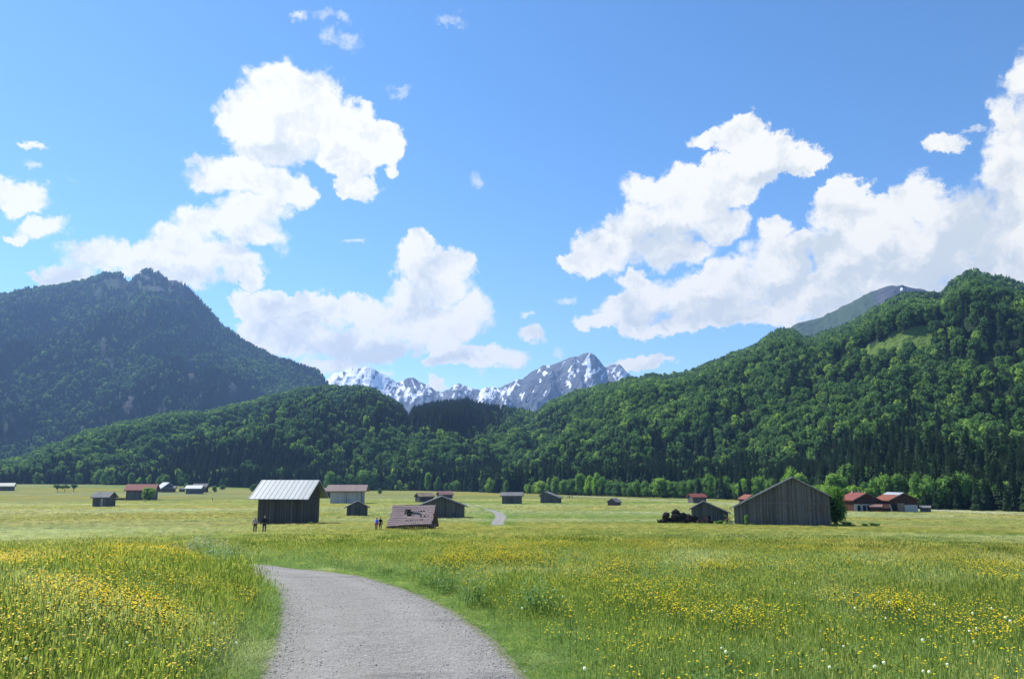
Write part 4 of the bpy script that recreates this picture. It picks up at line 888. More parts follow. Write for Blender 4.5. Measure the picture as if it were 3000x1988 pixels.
hut('orange roofed house peeking over the left roof slope of the big barn','house',2194,1473,44,38,12,22,4,4,118,'brown_wood','orange',name='farmhouse')
# collapsed hut
x,y=ground_at(1212,1552);dist=math.hypot(x,y);s=dist/F;a=math.atan2(x,y);W=122*s;L=126*s;q=1+W/2*.97/dist;x*=q;y*=q
ch=thing('collapsed_hut','collapsed hut whose torn pinkish shingle roof nearly touches the ground','hut',(x,y,float(gz(x,y))),-a+R_(-12))
rr=random.Random(9);hr=66*s*1.05
def slope(u,v): # u 0..1 along, v 0..1 from ridge to eave
    return Vector(((u-.5)*L*(1+.05*v), -v*W/2*1.02, hr*(1-v)+ (.52+.30*u)*v + .10*math.sin(u*3.1)*(v-.4) - .10*math.exp(-((u-.45)/.2)**2-((v-.4)/.25)**2)))
def hole(u,v):
    ja=.025*math.sin(u*60)+.03*math.sin(v*47+u*13)
    return ((u-.44)/.115)**2+((v-.38-.35*(u-.44))/.17)**2<1+ja*7
rows=11;mbr=MB();mbl=MB()
for r in range(rows):
    v0=r/rows;v1=(r+1)/rows;cols=46
    for c in range(cols):
        u0=c/cols;u1=(c+1)/cols;um=(u0+u1)/2;vm=(v0+v1)/2
        if hole(um,vm): continue
        if r in(3,) and .62<um<.80 and c%3: continue
        if r==8 and .36<um<.82 and (c*7)%5<2 : continue
        if (r==6 and .70<um<.9 and (c*5)%4<2) or (c==cols-1 and rr.random()<.35) or (c==0 and rr.random()<.2): continue
        up=rr.uniform(.0,.03);A=slope(u0,v0)+Vector((0,0,.02+up));B=slope(u1,v0)+Vector((0,0,.02+up));C_=slope(u1,v1+.012)+Vector((0,-.02,.038+up));D_=slope(u0,v1+.012)+Vector((0,-.02,.038+up))
        th=Vector((0,0,-.035));mbr.add([A,B,C_,D_,A+th,B+th,C_+th,D_+th],[(0,3,2,1),(4,5,6,7),(0,1,5,4),(1,2,6,5),(2,3,7,6),(3,0,4,7)])
rf=mbr.build('roof',M['shingle'],ch)
mb=MB();mb.add([(-L/2,0,hr+.03),(L/2,0,hr+.03),(L/2,W/2,.3),(-L/2,W/2,.3)],[(0,1,2,3)]);mb.add([(-L/2,0,hr-.07),(L/2,0,hr-.07),(L/2,W/2,.2),(-L/2,W/2,.2)],[(3,2,1,0)]);mb.build('roof_back',M['shingle'],ch)
mb=MB()
for u in (.03,.2,.36,.52,.68,.84,.97): mb.tube([slope(u,0)-Vector((0,0,.1)),slope(u,.98)-Vector((0,0,.1))],.05,5)
for v in (.35,.7,.95): mb.tube([slope(0,v)-Vector((0,0,.2)),slope(1,v)-Vector((0,0,.2))],.07,5)
mb.build('rafter',M['trim'],ch)
mb=MB()
for k in range(26):
    u=k/25;p=slope(u,.93);w=L/27;h=max(.12,p.z-.05)*rr.uniform(.7,1);mb.box((p.x,p.y+.22,h/2-.1),(w*.9,.05,h+.2),Matrix.Rotation(rr.uniform(-.08,.08),3,'Y'))
for k in range(14):
    v=k/14;p=slope(.96,v);h=max(.1,p.z*.82)*rr.uniform(.6,1);mb.box((p.x-.1,p.y,h/2-.1),(.05,W/2/15,h))
for k in range(14):
    v=k/14;p=slope(.04,v);h=max(.1,p.z*.9);mb.box((p.x+.1,p.y,h/2-.1),(.05,W/2/15,h))
mb.build('wall',M['dark_wood'],ch)
MB().box((0,.3,hr*.3),(L*.86,W*.5,.04)).build('floor_boards',M['dark_wood'],ch)
p=slope(.60,.42);nrm=Vector((0,-.66,.75));mb=MB()
for k in range(4):
    p2=slope(.56+.035*k,.36+.03*k);mb.box(p2+Vector((0,-.02,.10+.01*k)),(.5,.22,.02),Matrix.Rotation(-.85+.05*k,3,'X')@Matrix.Rotation(.2*k-.3,3,'Y'))
mb.build('loose_sheet',M['white_roof'],ch)
mb=MB()
for k in range(9):
    p=Vector((L*.5+rr.uniform(-.1,.35),-W/2*rr.uniform(.2,1.),.1));mb.tube([p,p+Vector((rr.uniform(-.3,.3),rr.uniform(-.4,.4),rr.uniform(.25,.8)))],.05,5)
mb.build('broken_beam',M['trim'],ch)
print('huts done')
# ------------------------------------------------------------------ stumps, boards, logs
def stump_mesh(seed):
    rr=random.Random(seed);mb=MB();bm=bmesh.new();bmesh.ops.create_icosphere(bm,subdivisions=2,radius=1)
    ph=[rr.uniform(0,6.28) for _ in range(4)]
    vs=[]
    for v in bm.verts:
        d=v.co;an=math.atan2(d.y,d.x);k=1+.22*math.sin(5*an+ph[0])+.15*math.sin(9*an+3*d.z+ph[1])+rr.uniform(-.08,.08);vs.append((d.x*.7*k,d.y*.7*k,d.z*.6*(1+.2*math.sin(4*d.x+ph[2]))))
    mb.add(vs,[tuple(q.index for q in f.verts) for f in bm.faces]);bm.free()
    for i in range(7):
        a=rr.uniform(0,6.28);l=rr.uniform(.55,.85);d=Vector((math.cos(a),math.sin(a),rr.uniform(-.5,.7)));mb.tube([d*.35,d*l*.7+Vector((0,0,rr.uniform(-.1,.1))),d*l+Vector((0,0,rr.uniform(-.2,.2)))],[.2,.13,.07],5)
    return mb.mesh('root_stump',[M['stump']],False)
M['stump']=simple('dark_old_roots',(.028,.022,.019),.95,.05,var=.5,scale=3,bstr=.6)
SM=[stump_mesh(i) for i in range(5)]
gx,gy=ground_at(2005,1532);sc_=math.hypot(gx,gy)/F
for i,(px,yy,sz) in enumerate([(1942,1530,14),(1953,1524,16),(1953,1511,15),(1966,1528,18),(1980,1518,20),(1984,1504,17),(1993,1526,20),(2003,1512,18),(2014,1527,19),(2017,1517,16),(2030,1529,17),(2036,1519,14),(2046,1530,16),(2066,1527,18),(2070,1517,14),(2056,1530,14),(2079,1532,13)]):
    sx=gx+(px-2005)*sc_;o=link('tree_stump',SM[i%5]);z=float(gz(sx,gy));o.location=(sx,gy+rr.uniform(-.5,.6),z+(1532-yy)*sc_);o.scale=[sz*sc_*.95]*3;o.rotation_euler=(rr.uniform(-.5,.5),rr.uniform(-.5,.5),rr.uniform(0,6.28))
    tag(o,'dark uprooted stump in the long heap left of the little gabled hut','tree stump','heap of dark root stumps')
M['redboard']=simple('reddish_old_boards',(.22,.10,.08),.85,.1,var=.4,scale=3)
gx,gy=ground_at(2140,1535);sc_=math.hypot(gx,gy)/F
for i in range(10):
    l=rr.uniform(14,24)*sc_;o=MB().box((0,0,0),(l,.2,.05)).build('board',M['redboard' if i%3 else 'pale_trim']);px=2142+rr.uniform(-9,8)
    o.location=(gx+(px-2140)*sc_,gy+rr.uniform(0,1.2),float(gz(gx,gy))+.1+.11*i*rr.uniform(.8,1.2));o.rotation_euler=(rr.uniform(-.4,.4),rr.uniform(-.1,.9),rr.uniform(-.5,.5))
    tag(o,'old reddish or bleached board leaning in the scrap pile left of the big barn','board','scrap boards by the big barn')
for i in range(6):
    gx,gy=ground_at(365,1464);sc_=math.hypot(gx,gy)/F;o=MB().tube([(-2.2,0,0),(2.2,0,0)],.28,8).build('log',M['stump' if i%2 else 'trim']);o.location=(gx-2.5+rr.uniform(-1,1),gy+(i%3)*.6,float(gz(gx,gy))+.25+.5*(i//3));o.rotation_euler=(0,0,rr.uniform(-.1,.1))
    tag(o,'dark log in the low stack left of the red roofed barn','log','log stack by the red roofed barn')
gx,gy=ground_at(622,1466);o=MB().tube([(0,0,-.2),(0,0,1.6)],[.16,.14],6).build('fence_post',M['trim']);o.location=(gx,gy,float(gz(gx,gy)));tag(o,'short dark post alone in the field left of the silver roofed barn','post')
gx,gy=ground_at(2901,1492);o=MB().tube([(0,0,-.2),(.1,0,3),(.05,.1,6)],[.22,.18,.12],7).build('bare_trunk',M['pale_trim']);o.location=(gx,gy-3,float(gz(gx,gy)));tag(o,'pale bare trunk in front of the leafy trees at far right','tree trunk')
# trees beside barns
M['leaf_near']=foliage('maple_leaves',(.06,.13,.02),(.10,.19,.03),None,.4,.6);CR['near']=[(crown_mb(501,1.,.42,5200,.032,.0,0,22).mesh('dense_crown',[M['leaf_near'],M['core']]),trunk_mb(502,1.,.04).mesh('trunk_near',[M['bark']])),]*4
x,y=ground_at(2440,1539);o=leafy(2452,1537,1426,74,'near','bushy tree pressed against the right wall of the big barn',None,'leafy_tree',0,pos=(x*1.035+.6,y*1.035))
o.children[0].scale[2]*=1.0
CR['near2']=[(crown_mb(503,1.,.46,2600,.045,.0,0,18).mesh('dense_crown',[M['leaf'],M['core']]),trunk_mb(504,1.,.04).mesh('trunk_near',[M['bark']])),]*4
leafy(436,1466,1427,44,'near2','bushy tree in front of the right end of the red roofed barn',None,'leafy_tree',0)
x,y=ground_at(2184,1538);CR['shrub']=[(crown_mb(505,1.,.5,520,.07,.0,0,8).mesh('shrub_crown',[M['leaf'],M['leaf']]),trunk_mb(506,1.,.04).mesh('shrub_stem',[M['bark']])),]*4
leafy(2188,1539,1506,18,'shrub','yellow green shrub growing against the front wall of the big barn',None,'shrub',0)
# rank weeds around barns and at the path
def weed(px,py,wpx,hpx,label,kind='shrub',pos=None,grp='clumps of tall weeds'):
    x,y=ground_at(px,py) if pos is None else pos;s=math.hypot(x,y)/F;o=thing('weed_clump',label,'plant',(x,y,float(gz(x,y))-.05),rr.uniform(0,6),grp);c=link('leaves',CR[kind][0][0],o);c.scale=(wpx*s,wpx*s,hpx*s);return o
for px,w,h in ((2537,26,8),(2555,28,9),(2573,26,8),(2112,30,10),(2130,22,9),(2098,20,8)):
    weed(px,1540 if px>2300 else 1534,w,h,'low bright green weeds '+('right of the bushy tree by the big barn' if px>2300 else 'at the foot of the little gabled hut'))
for px,w,h in ((912,22,8),(935,20,6),(748,16,7),(2475,40,14),(2450,30,12)):
    weed(px,1536 if px<1000 else 1541,w,h,'low weeds at the base of the '+('silver roofed barn' if px<1000 else 'bushy tree by the big barn'))
# tall herbs at the bend of the near path (individual clumps)
TH=[]
for i in range(5):
    r2=random.Random(600+i);mb=MB()
    for j in range(34):
        a=r2.uniform(0,6.28);q=.28*math.sqrt(r2.random());h=r2.uniform(.45,.95);tp=blade(mb,r2,math.cos(a)*q,math.sin(a)*q,h,.012,r2.uniform(.1,.5),0,3)
        for kk in range(5):
            z=h*r2.uniform(.3,1);b=r2.uniform(0,6.28);p=Vector((math.cos(a)*q*(1+.2*z),math.sin(a)*q*(1+.2*z),z*.93));d=Vector((math.cos(b),math.sin(b),r2.uniform(.0,.7)));sd=d.cross(Vector((0,0,1))).normalized()*.018
            mb.add([p,p+d*.045+sd,p+d*.10,p+d*.045-sd],[(0,1,2,3)],0)
    TH.append(mb.mesh('herb_leaves',[M[('herb_d','herb_g','herb_g','herb_d','herb_p')[i]] if False else M['herb']]))
vm_,t=newmat('bank_herb_green');oi=t.n('ShaderNodeObjectInfo').outputs['Random'];finish(vm_,t,t.mix(oi,(.08,.15,.03),(.12,.20,.045)),.6,.2,transl=.3)
vp_,t=newmat('bank_herb_pale');oi=t.n('ShaderNodeObjectInfo').outputs['Random'];finish(vp_,t,t.mix(oi,(.17,.20,.09),(.24,.26,.15)),.6,.2,transl=.25)
for i,m_ in enumerate(TH): m_.materials.clear();m_.materials.append(vp_ if i in(1,4) else vm_)
for i,(px,py,s,v) in enumerate([(560,1612,1.,1),(590,1606,1.1,4),(615,1600,1.1,1),(640,1612,1.,4),(655,1630,1.,0),(680,1640,1.15,0),(700,1650,1.,2),(690,1625,.9,3),(720,1665,.9,2),(735,1690,.8,0),(745,1715,.8,2),(500,1618,.8,1),(530,1625,.9,4),(430,1640,.8,0),(320,1640,.8,2),(380,1650,.8,3),(760,1740,.7,3),(1150,1700,.6,0),(1180,1712,.7,2),(1200,1722,.7,0),(1390,1765,.8,3),(1420,1790,.8,0),(1440,1800,.7,2),(1340,1745,.7,2)]):
    gx,gy=near_at(px,py+20);d_=float(path_d(np.array([gx]),np.array([gy]))[0])
    if d_<.25: gx+= -.6 if px<900 else .6
    o=link('herb_clump',TH[v]);o.location=(gx,gy,float(gz(gx,gy))-.03);o.scale=(s,s,s*.85);o.rotation_euler=(0,0,i*1.3)
    w=('pale grey green' if v in(1,4) else 'deep green')
    wh='where the near path bends out of sight' if px<800 and px>480 else 'in the flowery meadow left of the path' if px<800 else 'along the right edge of the near path' if px<1500 else 'in the meadow right of the near path'
    tag(o,f'{w} tall herb clump {wh}','plant','tall herb clumps')
# ------------------------------------------------------------------ people
def cloth(name,c): return simple(name,c,.85,.1,var=.15,scale=20)
M['skin']=simple('skin',(.45,.26,.18),.6,.3,var=.05)
def skinobj(name,verts,edges,rad,mat,parent,root=0,sub=1):
    me=bpy.data.meshes.new(name);me.from_pydata(verts,edges,[]);me.materials.append(mat);o=link(name,me,parent)
    md=o.modifiers.new('skin','SKIN');md.use_smooth_shade=True
    for i,v in enumerate(me.skin_vertices[0].data): v.radius=rad[i] if isinstance(rad[i],tuple) else (rad[i],rad[i])
    me.skin_vertices[0].data[root].use_root=True
    s=o.modifiers.new('sub','SUBSURF');s.levels=sub;s.render_levels=sub;return o
def person(px,py,hpx,label,top,trouser,hair,hat=None,pack=None,waist=None,stride=.16,rot=0.,pos=None,scale=1.,armout=.0,group='walkers near the silver roofed barn'):
    x,y=pos if pos else ground_at(px,py);d=math.hypot(x,y);T=azt(px,py-hpx)[1] if hpx else None
    z=float(gz(x,y));h=1.72*scale if hpx is None else min(1.85,max(1.5,ZC+azt(px,py-hpx)[1]*d-z))
    o=thing('person',label,'person',(x,y,z),rot-math.atan2(x,y),group);f=h/1.72;s=stride
    J=dict(pel=(0,0,.95),sp=(0,.01,1.15),ch=(0,.0,1.33),nk=(0,.01,1.47),hd=(0,-.01,1.56),ht=(0,-.01,1.66),
      sl=(-.19,0,1.40),sr=(.19,0,1.40),el=(-.25-armout,.06,1.13),er=(.25+armout,-.06,1.13),wl=(-.26-armout*1.6,-.04,.89),wr=(.27+armout*1.6,-.14,.90),
      hl=(-.10,0,.90),hr_=(.10,0,.90),kl=(-.11,-s*.55,.50),kr=(.11,s*.35,.50),al=(-.11,-s,.09),ar=(.11,s*1.1,.12),tl=(-.12,-s-.14,.03),tr=(.12,s*1.1-.13,.05))
    N=list(J);V=[Vector(J[k])*f for k in N];I={k:i for i,k in enumerate(N)}
    E=[('pel','sp'),('sp','ch'),('ch','nk'),('nk','hd'),('hd','ht'),('ch','sl'),('ch','sr'),('sl','el'),('sr','er'),('el','wl'),('er','wr'),('pel','hl'),('pel','hr_'),('hl','kl'),('hr_','kr'),('kl','al'),('kr','ar'),('al','tl'),('ar','tr')]
    rd=dict(pel=(.13,.10),sp=(.12,.09),ch=(.14,.10),nk=.05,hd=(.078,.09),ht=(.06,.07),sl=.055,sr=.055,el=.042,er=.042,wl=.028,wr=.028,hl=.085,hr_=.085,kl=.058,kr=.058,al=.04,ar=.04,tl=.035,tr=.035)
    Rr=[rd[k] for k in N];E=[(I[a],I[b]) for a,b in E]
    for side,wk in ((-1,'wl'),(1,'wr')):   # palm, four fingers and a thumb on each hand
        w=Vector(J[wk]);pm_=w+Vector((0,-.01,-.07));V.append(pm_*f);Rr.append((.032,.016));pi=len(V)-1;E.append((I[wk],pi))
        for k in range(4):
            b=pm_+Vector((side*.004,(-.027+.018*k),-.03));l=(.055,.065,.068,.05)[k]
            V.append(b*f);Rr.append(.009);E.append((pi,len(V)-1));V.append((b+Vector((-side*.012,0,-l)))*f);Rr.append(.007);E.append((len(V)-2,len(V)-1))
        V.append((w+Vector((-side*.012,-.045,-.075)))*f);Rr.append(.010);E.append((pi,len(V)-1))
    Rr=[(q[0]*f,q[1]*f) if isinstance(q,tuple) else q*f for q in Rr]
    b=skinobj('body',V,E,Rr,M['skin'],o)
    def sub(name,keys,ed,radm,mat,root=0):
        vv=[Vector(J[k])*f for k in keys];ii={k:i for i,k in enumerate(keys)}
        skinobj(name,vv,[(ii[a],ii[b]) for a,b in ed],[tuple(q*f for q in radm[k]) if isinstance(radm[k],tuple) else radm[k]*f for k in keys],mat,o,root)
    sub('jacket',['pel','sp','ch','sl','sr','el','er','wl','wr','nk'],[('pel','sp'),('sp','ch'),('ch','nk'),('ch','sl'),('ch','sr'),('sl','el'),('sr','er'),('el','wl'),('er','wr')],
        dict(pel=(.165,.125),sp=(.155,.115),ch=(.175,.125),nk=.07,sl=.08,sr=.08,el=.06,er=.06,wl=.045,wr=.045),top)
    sub('trousers',['pel','hl','hr_','kl','kr','al','ar'],[('pel','hl'),('pel','hr_'),('hl','kl'),('hr_','kr'),('kl','al'),('kr','ar')],dict(pel=(.15,.12),hl=.10,hr_=.10,kl=.075,kr=.075,al=.06,ar=.06),trouser)
    hd=Vector(J['hd'])*f
    mb=MB();bm=bmesh.new();bmesh.ops.create_icosphere(bm,subdivisions=2,radius=1);vs=[(v.co.x*.098*f,(v.co.y*.108+.015)*f,max(v.co.z,-.35)*.118*f+hd.z+.045*f) for v in bm.verts];mb.add(vs,[tuple(q.index for q in fc.verts) for fc in bm.faces]);bm.free()
    # face side left open by pulling hair back
    mb.v=[(a_,max(b_,-.045*f) ,c_) for a_,b_,c_ in mb.v];mb.build('hair',hair,o,True)
    mb=MB().box((0,-.095*f,hd.z),(.022*f,.03*f,.04*f)).build('nose',M['skin'],b)
    for sx in (-1,1): MB().box((sx*.03*f,-.086*f,hd.z+.025*f),(.02*f,.01*f,.012*f)).build('eye',M['black'],b)
    MB().box((0,-.088*f,hd.z-.045*f),(.045*f,.008*f,.01*f)).build('mouth',M['redboard'],b)
    if hat:
        n=16;mb=MB();pr=[(.0,.19),(.09,.175),(.10,.10),(.17,.085),(.165,.075),(.0,.08)];vs=[];fs=[]
        for (r,zz) in pr: vs+=[(math.cos(6.283*k/n)*r*f,math.sin(6.283*k/n)*r*f,hd.z+zz*f) for k in range(n)]
        for i in range(len(pr)-1): fs+=[(i*n+k,i*n+(k+1)%n,(i+1)*n+(k+1)%n,(i+1)*n+k) for k in range(n)]
        mb.add(vs,fs).build('hat',hat,o)
    if pack:
        bm=bmesh.new();bmesh.ops.create_cube(bm,size=1);bmesh.ops.scale(bm,vec=(.32*f,.2*f,.46*f),verts=bm.verts);bmesh.ops.bevel(bm,geom=bm.edges[:],offset=.06*f,segments=2,affect='EDGES');me=bpy.data.meshes.new('backpack');bm.to_mesh(me);bm.free();me.materials.append(pack);p_=link('backpack',me,o);p_.location=(0,.2*f,1.22*f)
    if waist:
        mb=MB();n=14;vs=[];fs=[]
        for zz,r in ((.80,.20),(.90,.21),(1.0,.185)): vs+=[(math.cos(6.283*k/n)*r*f,math.sin(6.283*k/n)*r*.85*f,zz*f) for k in range(n)]
        for i in range(2): fs+=[(i*n+k,i*n+(k+1)%n,(i+1)*n+(k+1)%n,(i+1)*n+k) for k in range(n)]
        mb.add(vs,fs).build('tied_jacket',waist,o)
    sb=MB();
    for kk,s_ in (('tl',0),('tr',1)): a_=Vector(J['al' if kk=='tl' else 'ar'])*f;b_=Vector(J[kk])*f;MB().tube([a_+Vector((0,.05,-.02)),a_+Vector((0,-.04,-.03)),b_],[.05*f,.055*f,.04*f],7).build('shoe',M['black'],o)
    return o
x1,y1=-27.9,88.;pos=lambda px,yy:((px-1500)/F*yy*1.0,yy)
person(766.6,1556,43,'walker in a light patterned shirt and pale hat in front of the silver roofed barn',cloth('plaid_shirt',(.48,.36,.34)),cloth('jeans',(.03,.04,.075)),cloth('grey_hair',(.35,.33,.31)),hat=cloth('straw_hat',(.5,.47,.42)),pack=cloth('cream_pack',(.5,.48,.40)),pos=pos(766.6,88))
person(793,1557,47,'walker in a dark navy jacket with grey hair in front of the silver roofed barn',cloth('navy_jacket',(.012,.015,.028)),cloth('dark_jeans',(.02,.025,.05)),cloth('silver_hair',(.42,.40,.38)),pos=pos(793,87.5),armout=.06)
person(1112,1552,37,'walker in a white top with a blue backpack and red jacket round the waist',cloth('white_top',(.85,.86,.9)),cloth('navy_trousers',(.02,.02,.05)),cloth('auburn_hair',(.09,.035,.03)),pack=cloth('blue_pack',(.13,.16,.75)),waist=cloth('red_jacket',(.8,.03,.07)),pos=pos(1113,92.),rot=R_(180+15),group='pair of walkers beside the collapsed hut')
person(1124,1552,34,'walker dressed in black beside the one with the blue backpack',cloth('black_coat',(.012,.012,.016)),cloth('black_trousers',(.015,.015,.02)),cloth('black_hair',(.015,.012,.01)),pos=pos(1124,93),rot=R_(180),group='pair of walkers beside the collapsed hut')
for i,px in enumerate((1664,1669,1676,1842)):
    gx,gy=ground_at(px,1459);person(px,1459,9,['distant walker in pale top, leftmost of three on the far gravel road','distant walker in dark top, middle of three on the far gravel road','distant walker in red top, rightmost of three on the far gravel road','distant walker alone on the gravel road above the tiny hut'][i],cloth('top_%d'%i,[(.5,.5,.5),(.05,.05,.08),(.4,.08,.06),(.06,.05,.05)][i]),M['black'],M['black'],group='walkers on the far gravel road')
# ------------------------------------------------------------------ haze
hm=bpy.data.materials.new('valley_haze');hm.use_nodes=True;t=NT(hm.node_tree);pv=t.n('ShaderNodeVolumePrincipled');pv.inputs['Color'].default_value=(.33,.56,1.,1);pv.inputs['Density'].default_value=HAZE if 'HAZE' in globals() else 1.0e-4;pv.inputs['Anisotropy'].default_value=.3
t.l(pv.outputs[0],t.n('ShaderNodeOutputMaterial').inputs['Volume'])
hb=MB().box((0,1500,440),(12000,8000,960)).build('haze',hm);hb.location=(0,0,-30);tag(hb,'thin blue air between the meadow and the mountains',None,None,'stuff')
# ------------------------------------------------------------------ light, sky and clouds
SUN_AZ=R_(-52);SUN_EL=R_(50)
sd=Vector((math.sin(SUN_AZ)*math.cos(SUN_EL),math.cos(SUN_AZ)*math.cos(SUN_EL),math.sin(SUN_EL)))
sl=bpy.data.lights.new('sun','SUN');sl.energy=4.9;sl.angle=R_(.53);sl.color=(1,.96,.9);so=bpy.data.objects.new('sun',sl);COL.objects.link(so);so.rotation_euler=sd.to_track_quat('Z','Y').to_euler()
w=bpy.data.worlds.new('World');SC.world=w;w.use_nodes=True;t=NT(w.node_tree)
sky=t.n('ShaderNodeTexSky',sky_type='NISHITA');sky.sun_disc=False;sky.sun_elevation=SUN_EL;sky.sun_rotation=SUN_AZ;sky.altitude=850;sky.air_density=1.;sky.dust_density=.15;sky.ozone_density=2.2
gm_=t.n('ShaderNodeTexCoord').outputs['Generated'];sp=t.n('ShaderNodeSeparateXYZ')
# warp the direction a little so that outlines billow
wn=t.noise(gm_,11,7,.68,True);wv=t.vm('MULTIPLY',t.vm('SUBTRACT',wn,(.5,.5,.5)),(.085,.085,.085));wd=t.vm('ADD',gm_,wv);t.l(wd,sp.inputs[0])
U=t.math('ARCTAN2',sp.outputs[0],sp.outputs[1]);Vv=t.math('ARCSINE',t.math('MAXIMUM',sp.outputs[2],-.99))
cu=t.n('ShaderNodeCombineXYZ');[t.l(U,cu.inputs[i]) for i in range(3)];cv=t.n('ShaderNodeCombineXYZ');[t.l(Vv,cv.inputs[i]) for i in range(3)]
def field(E,grow=1.12):
    """min over ellipses of the normalised squared distance; three ellipses per vector"""
    Q=[]
    for cx,cy,rx,ry in E:
        cx,cy,rx,ry=cx*1.268,cy*1.268,rx*1.268,ry*1.268
        a,tt=azt(cx,cy);el=math.atan(tt);da=abs(azt(cx+rx,cy)[0]-azt(cx-rx,cy)[0])/2*grow;de=abs(math.atan(azt(cx,cy+ry)[1])-math.atan(azt(cx,cy-ry)[1]))/2*grow
        Q.append((a,el,1/da,1/de))
    while len(Q)%3: Q.append(Q[-1])
    acc=None
    for i in range(0,len(Q),3):
        T=Q[i:i+3];x=t.vm('MULTIPLY_ADD',cu.outputs[0],tuple(q[2] for q in T),tuple(-q[0]*q[2] for q in T));y=t.vm('MULTIPLY_ADD',cv.outputs[0],tuple(q[3] for q in T),tuple(-q[1]*q[3] for q in T))
        d=t.vm('MULTIPLY_ADD',y,y,t.vm('MULTIPLY',x,x));acc=d if acc is None else t.vm('MINIMUM',acc,d)
    s_=t.n('ShaderNodeSeparateXYZ');t.l(acc,s_.inputs[0]);return t.math('MINIMUM',t.math('MINIMUM',s_.outputs[0],s_.outputs[1]),s_.outputs[2])
CL=[(650,205,70,62),(720,235,75,75),(580,275,100,42),(690,285,130,80),(640,330,105,52),(860,315,70,45),(790,290,80,60),(790,365,75,45),(830,430,42,40),(895,335,32,48),(560,400,110,50),(645,430,80,50),(500,410,55,26),(590,472,80,30),(480,515,70,45),(560,520,100,52),(430,565,85,55),(500,600,100,45),(380,595,75,38),(240,602,105,34),(150,635,75,28),(300,612,100,34),(95,652,45,14),(560,645,35,30),(420,640,120,36),(905,392,18,14),
 (62,330,44,15),(38,455,80,32),(95,530,62,28),(35,545,30,16),
 (960,585,42,42),(1060,605,42,38),(1000,640,80,62),(940,685,55,42),(1085,705,66,48),(1000,740,140,55),(860,722,125,38),(720,725,115,40),(620,722,85,42),(560,712,34,32),(700,790,145,40),(850,800,125,42),(600,765,60,34),(770,845,80,20),
 (1105,832,105,32),(1040,800,30,16),(1188,812,0.1,0.1),(1228,776,34,17),(1510,830,58,17),(1450,838,40,10),(1010,888,22,14),
 (1640,318,46,22),(1720,308,62,44),(1780,350,76,48),(1855,365,58,32),(1720,388,76,44),(1680,430,74,44),(1480,440,66,44),(1555,430,72,44),(1600,480,105,55),(1500,520,125,52),(1660,510,62,48),(1430,570,105,44),(1370,612,80,34),(1540,580,110,42),(1320,605,38,20),
 (1380,745,55,20),(1450,722,85,38),(1520,692,90,42),(1480,655,50,24),(1600,690,115,52),(1700,652,115,52),(1680,612,70,26),(1800,605,90,74),(1790,528,42,30),(1850,562,60,32),(1950,495,78,68),(1930,455,50,30),(2000,565,140,82),(2140,468,68,46),(2080,505,70,50),(2200,535,125,82),(1900,670,190,60),(2100,620,190,82),(2320,560,120,140),(2320,400,62,110),(2345,250,46,85),(2364,150,44,62),(2340,330,50,70),(2180,330,44,28),(1750,722,125,30),(1580,748,150,20),(2000,700,190,60),(2230,700,190,80),(2370,450,60,150),(2450,300,110,200)]
WK=[(760,48,36,20),(800,98,48,28),(690,42,22,10),(1045,58,48,18),(926,208,36,11),(65,385,32,12),(1100,425,18,22),(820,560,24,6),(1300,688,30,12),(1285,808,18,14),(1212,731,12,9),(1105,873,16,8),(2250,290,36,12),(175,440,26,6),(900,862,20,8)]
q1=field(CL);q2=field(WK,1.25)
f1=t.noise(gm_,24,9,.58);f2=t.noise(gm_,62,7,.65)
F1=t.math('ADD',t.math('SUBTRACT',1.,q1),t.math('ADD',t.math('MULTIPLY',t.math('SUBTRACT',f1,.5),1.7),t.math('MULTIPLY',t.math('SUBTRACT',f2,.5),1.0)));F1=t.math('MAXIMUM',F1,-3)
lw=t.remap(t.noise(gm_,7,2,.5),.35,.65,.30,.95);d1=t.math('DIVIDE',t.math('ADD',F1,.10),lw,clamp=True);d1=t.math('MULTIPLY',t.math('MULTIPLY',d1,d1),t.math('SUBTRACT',3.,t.math('MULTIPLY',d1,2.)))
F2=t.math('ADD',t.math('SUBTRACT',1.,q2),t.math('ADD',t.math('MULTIPLY',t.math('SUBTRACT',f1,.5),2.6),t.math('MULTIPLY',t.math('SUBTRACT',f2,.5),1.6)));d2=t.remap(F2,.2,1.5,0,.75,True)
dens=t.math('MAXIMUM',d1,d2)
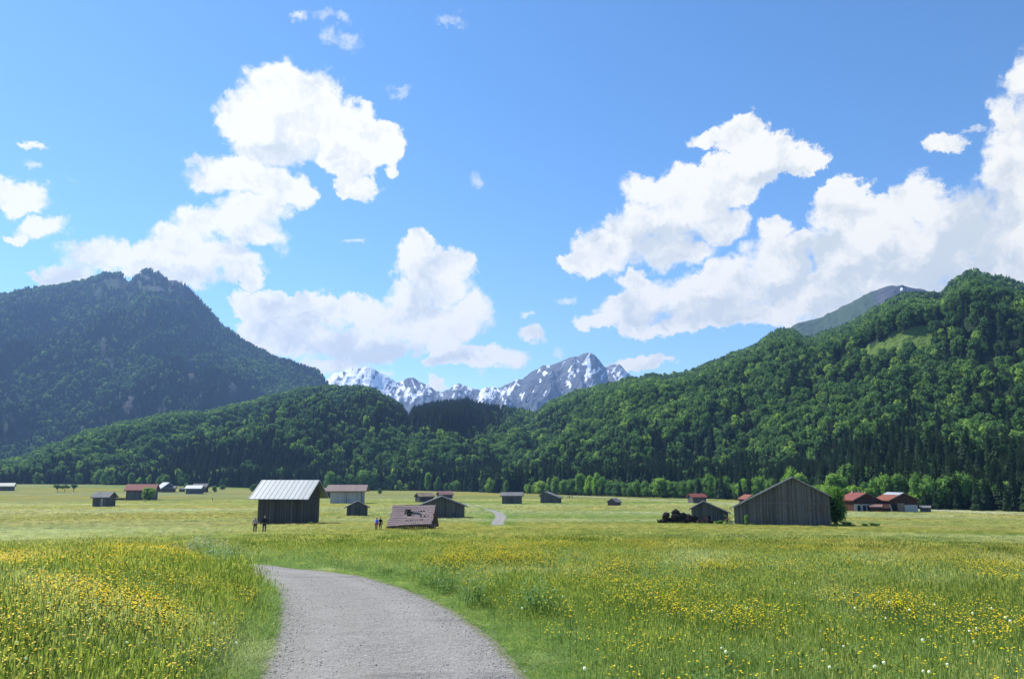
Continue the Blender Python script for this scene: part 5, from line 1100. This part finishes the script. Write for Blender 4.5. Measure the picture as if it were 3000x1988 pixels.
# billow relief painted as light and shade: noise minus noise shifted sunward
sh=t.vm('ADD',wd,(-.012,.0,.020));r1=t.noise(wd,16,9,.6);r2=t.noise(sh,16,9,.6);rel=t.math('SUBTRACT',r1,r2)
GR=[(2120,620,230,60),(1900,680,220,55),(1650,725,200,30),(820,800,180,48),(500,650,110,38),(420,640,110,26),(1060,838,90,22),(1560,560,110,52),(1460,600,110,30),(640,350,130,35),(2250,540,90,90),(720,350,110,22),(1000,690,60,50),(1900,590,110,40),(2200,420,40,40),(1780,400,80,22),(560,570,70,26),(700,760,90,24),(2340,660,120,60)]  # hand-placed grey zones, cloud shading painted into the colour
q3=field(GR,1.1);gr=t.remap(q3,1.25,.15,0,1,True)
lit=t.math('ADD',t.math('MULTIPLY',rel,4.6),t.remap(gr,0,1,.97,.22));lit=t.math('ADD',lit,t.remap(F1,.1,.7,.16,0));lit=t.math('MINIMUM',t.math('MAXIMUM',lit,0),1.)
cc=t.mix(lit,(.67,.72,.74),(1.0,.98,.90))
hs=t.n('ShaderNodeHueSaturation');hs.inputs['Saturation'].default_value=1.22;t.l(sky.outputs[0],hs.inputs['Color'])
b1=t.n('ShaderNodeBackground');t.l(hs.outputs[0],b1.inputs[0]);b1.inputs[1].default_value=.132
b2=t.n('ShaderNodeBackground');t.l(cc,b2.inputs[0]);b2.inputs[1].default_value=.76
mx=t.n('ShaderNodeMixShader');t.l(dens,mx.inputs[0]);t.l(b1.outputs[0],mx.inputs[1]);t.l(b2.outputs[0],mx.inputs[2]);t.l(mx.outputs[0],t.n('ShaderNodeOutputWorld').inputs[0])
w.cycles.sampling_method='NONE'
# ------------------------------------------------------------------ camera and render settings
cd=bpy.data.cameras.new('camera');cd.lens=18;cd.sensor_width=23.6;cd.sensor_fit='HORIZONTAL';cd.clip_start=.1;cd.clip_end=40000
co=bpy.data.objects.new('camera',cd);COL.objects.link(co);co.location=(0,0,ZC);co.rotation_euler=(R_(90)+PITCH,0,0);SC.camera=co
vs=SC.view_settings;vs.view_transform='Standard';vs.look='None';vs.exposure=.55;vs.gamma=1;vs.use_curve_mapping=False
SC.render.engine='CYCLES';cy=SC.cycles;cy.max_bounces=5;cy.diffuse_bounces=3;cy.glossy_bounces=2;cy.transmission_bounces=3;cy.volume_bounces=0;cy.transparent_max_bounces=6;cy.use_denoising=True;cy.use_adaptive_sampling=True;cy.adaptive_threshold=.02
cy.caustics_reflective=False;cy.caustics_refractive=False
print('scene done',len(COL.objects))
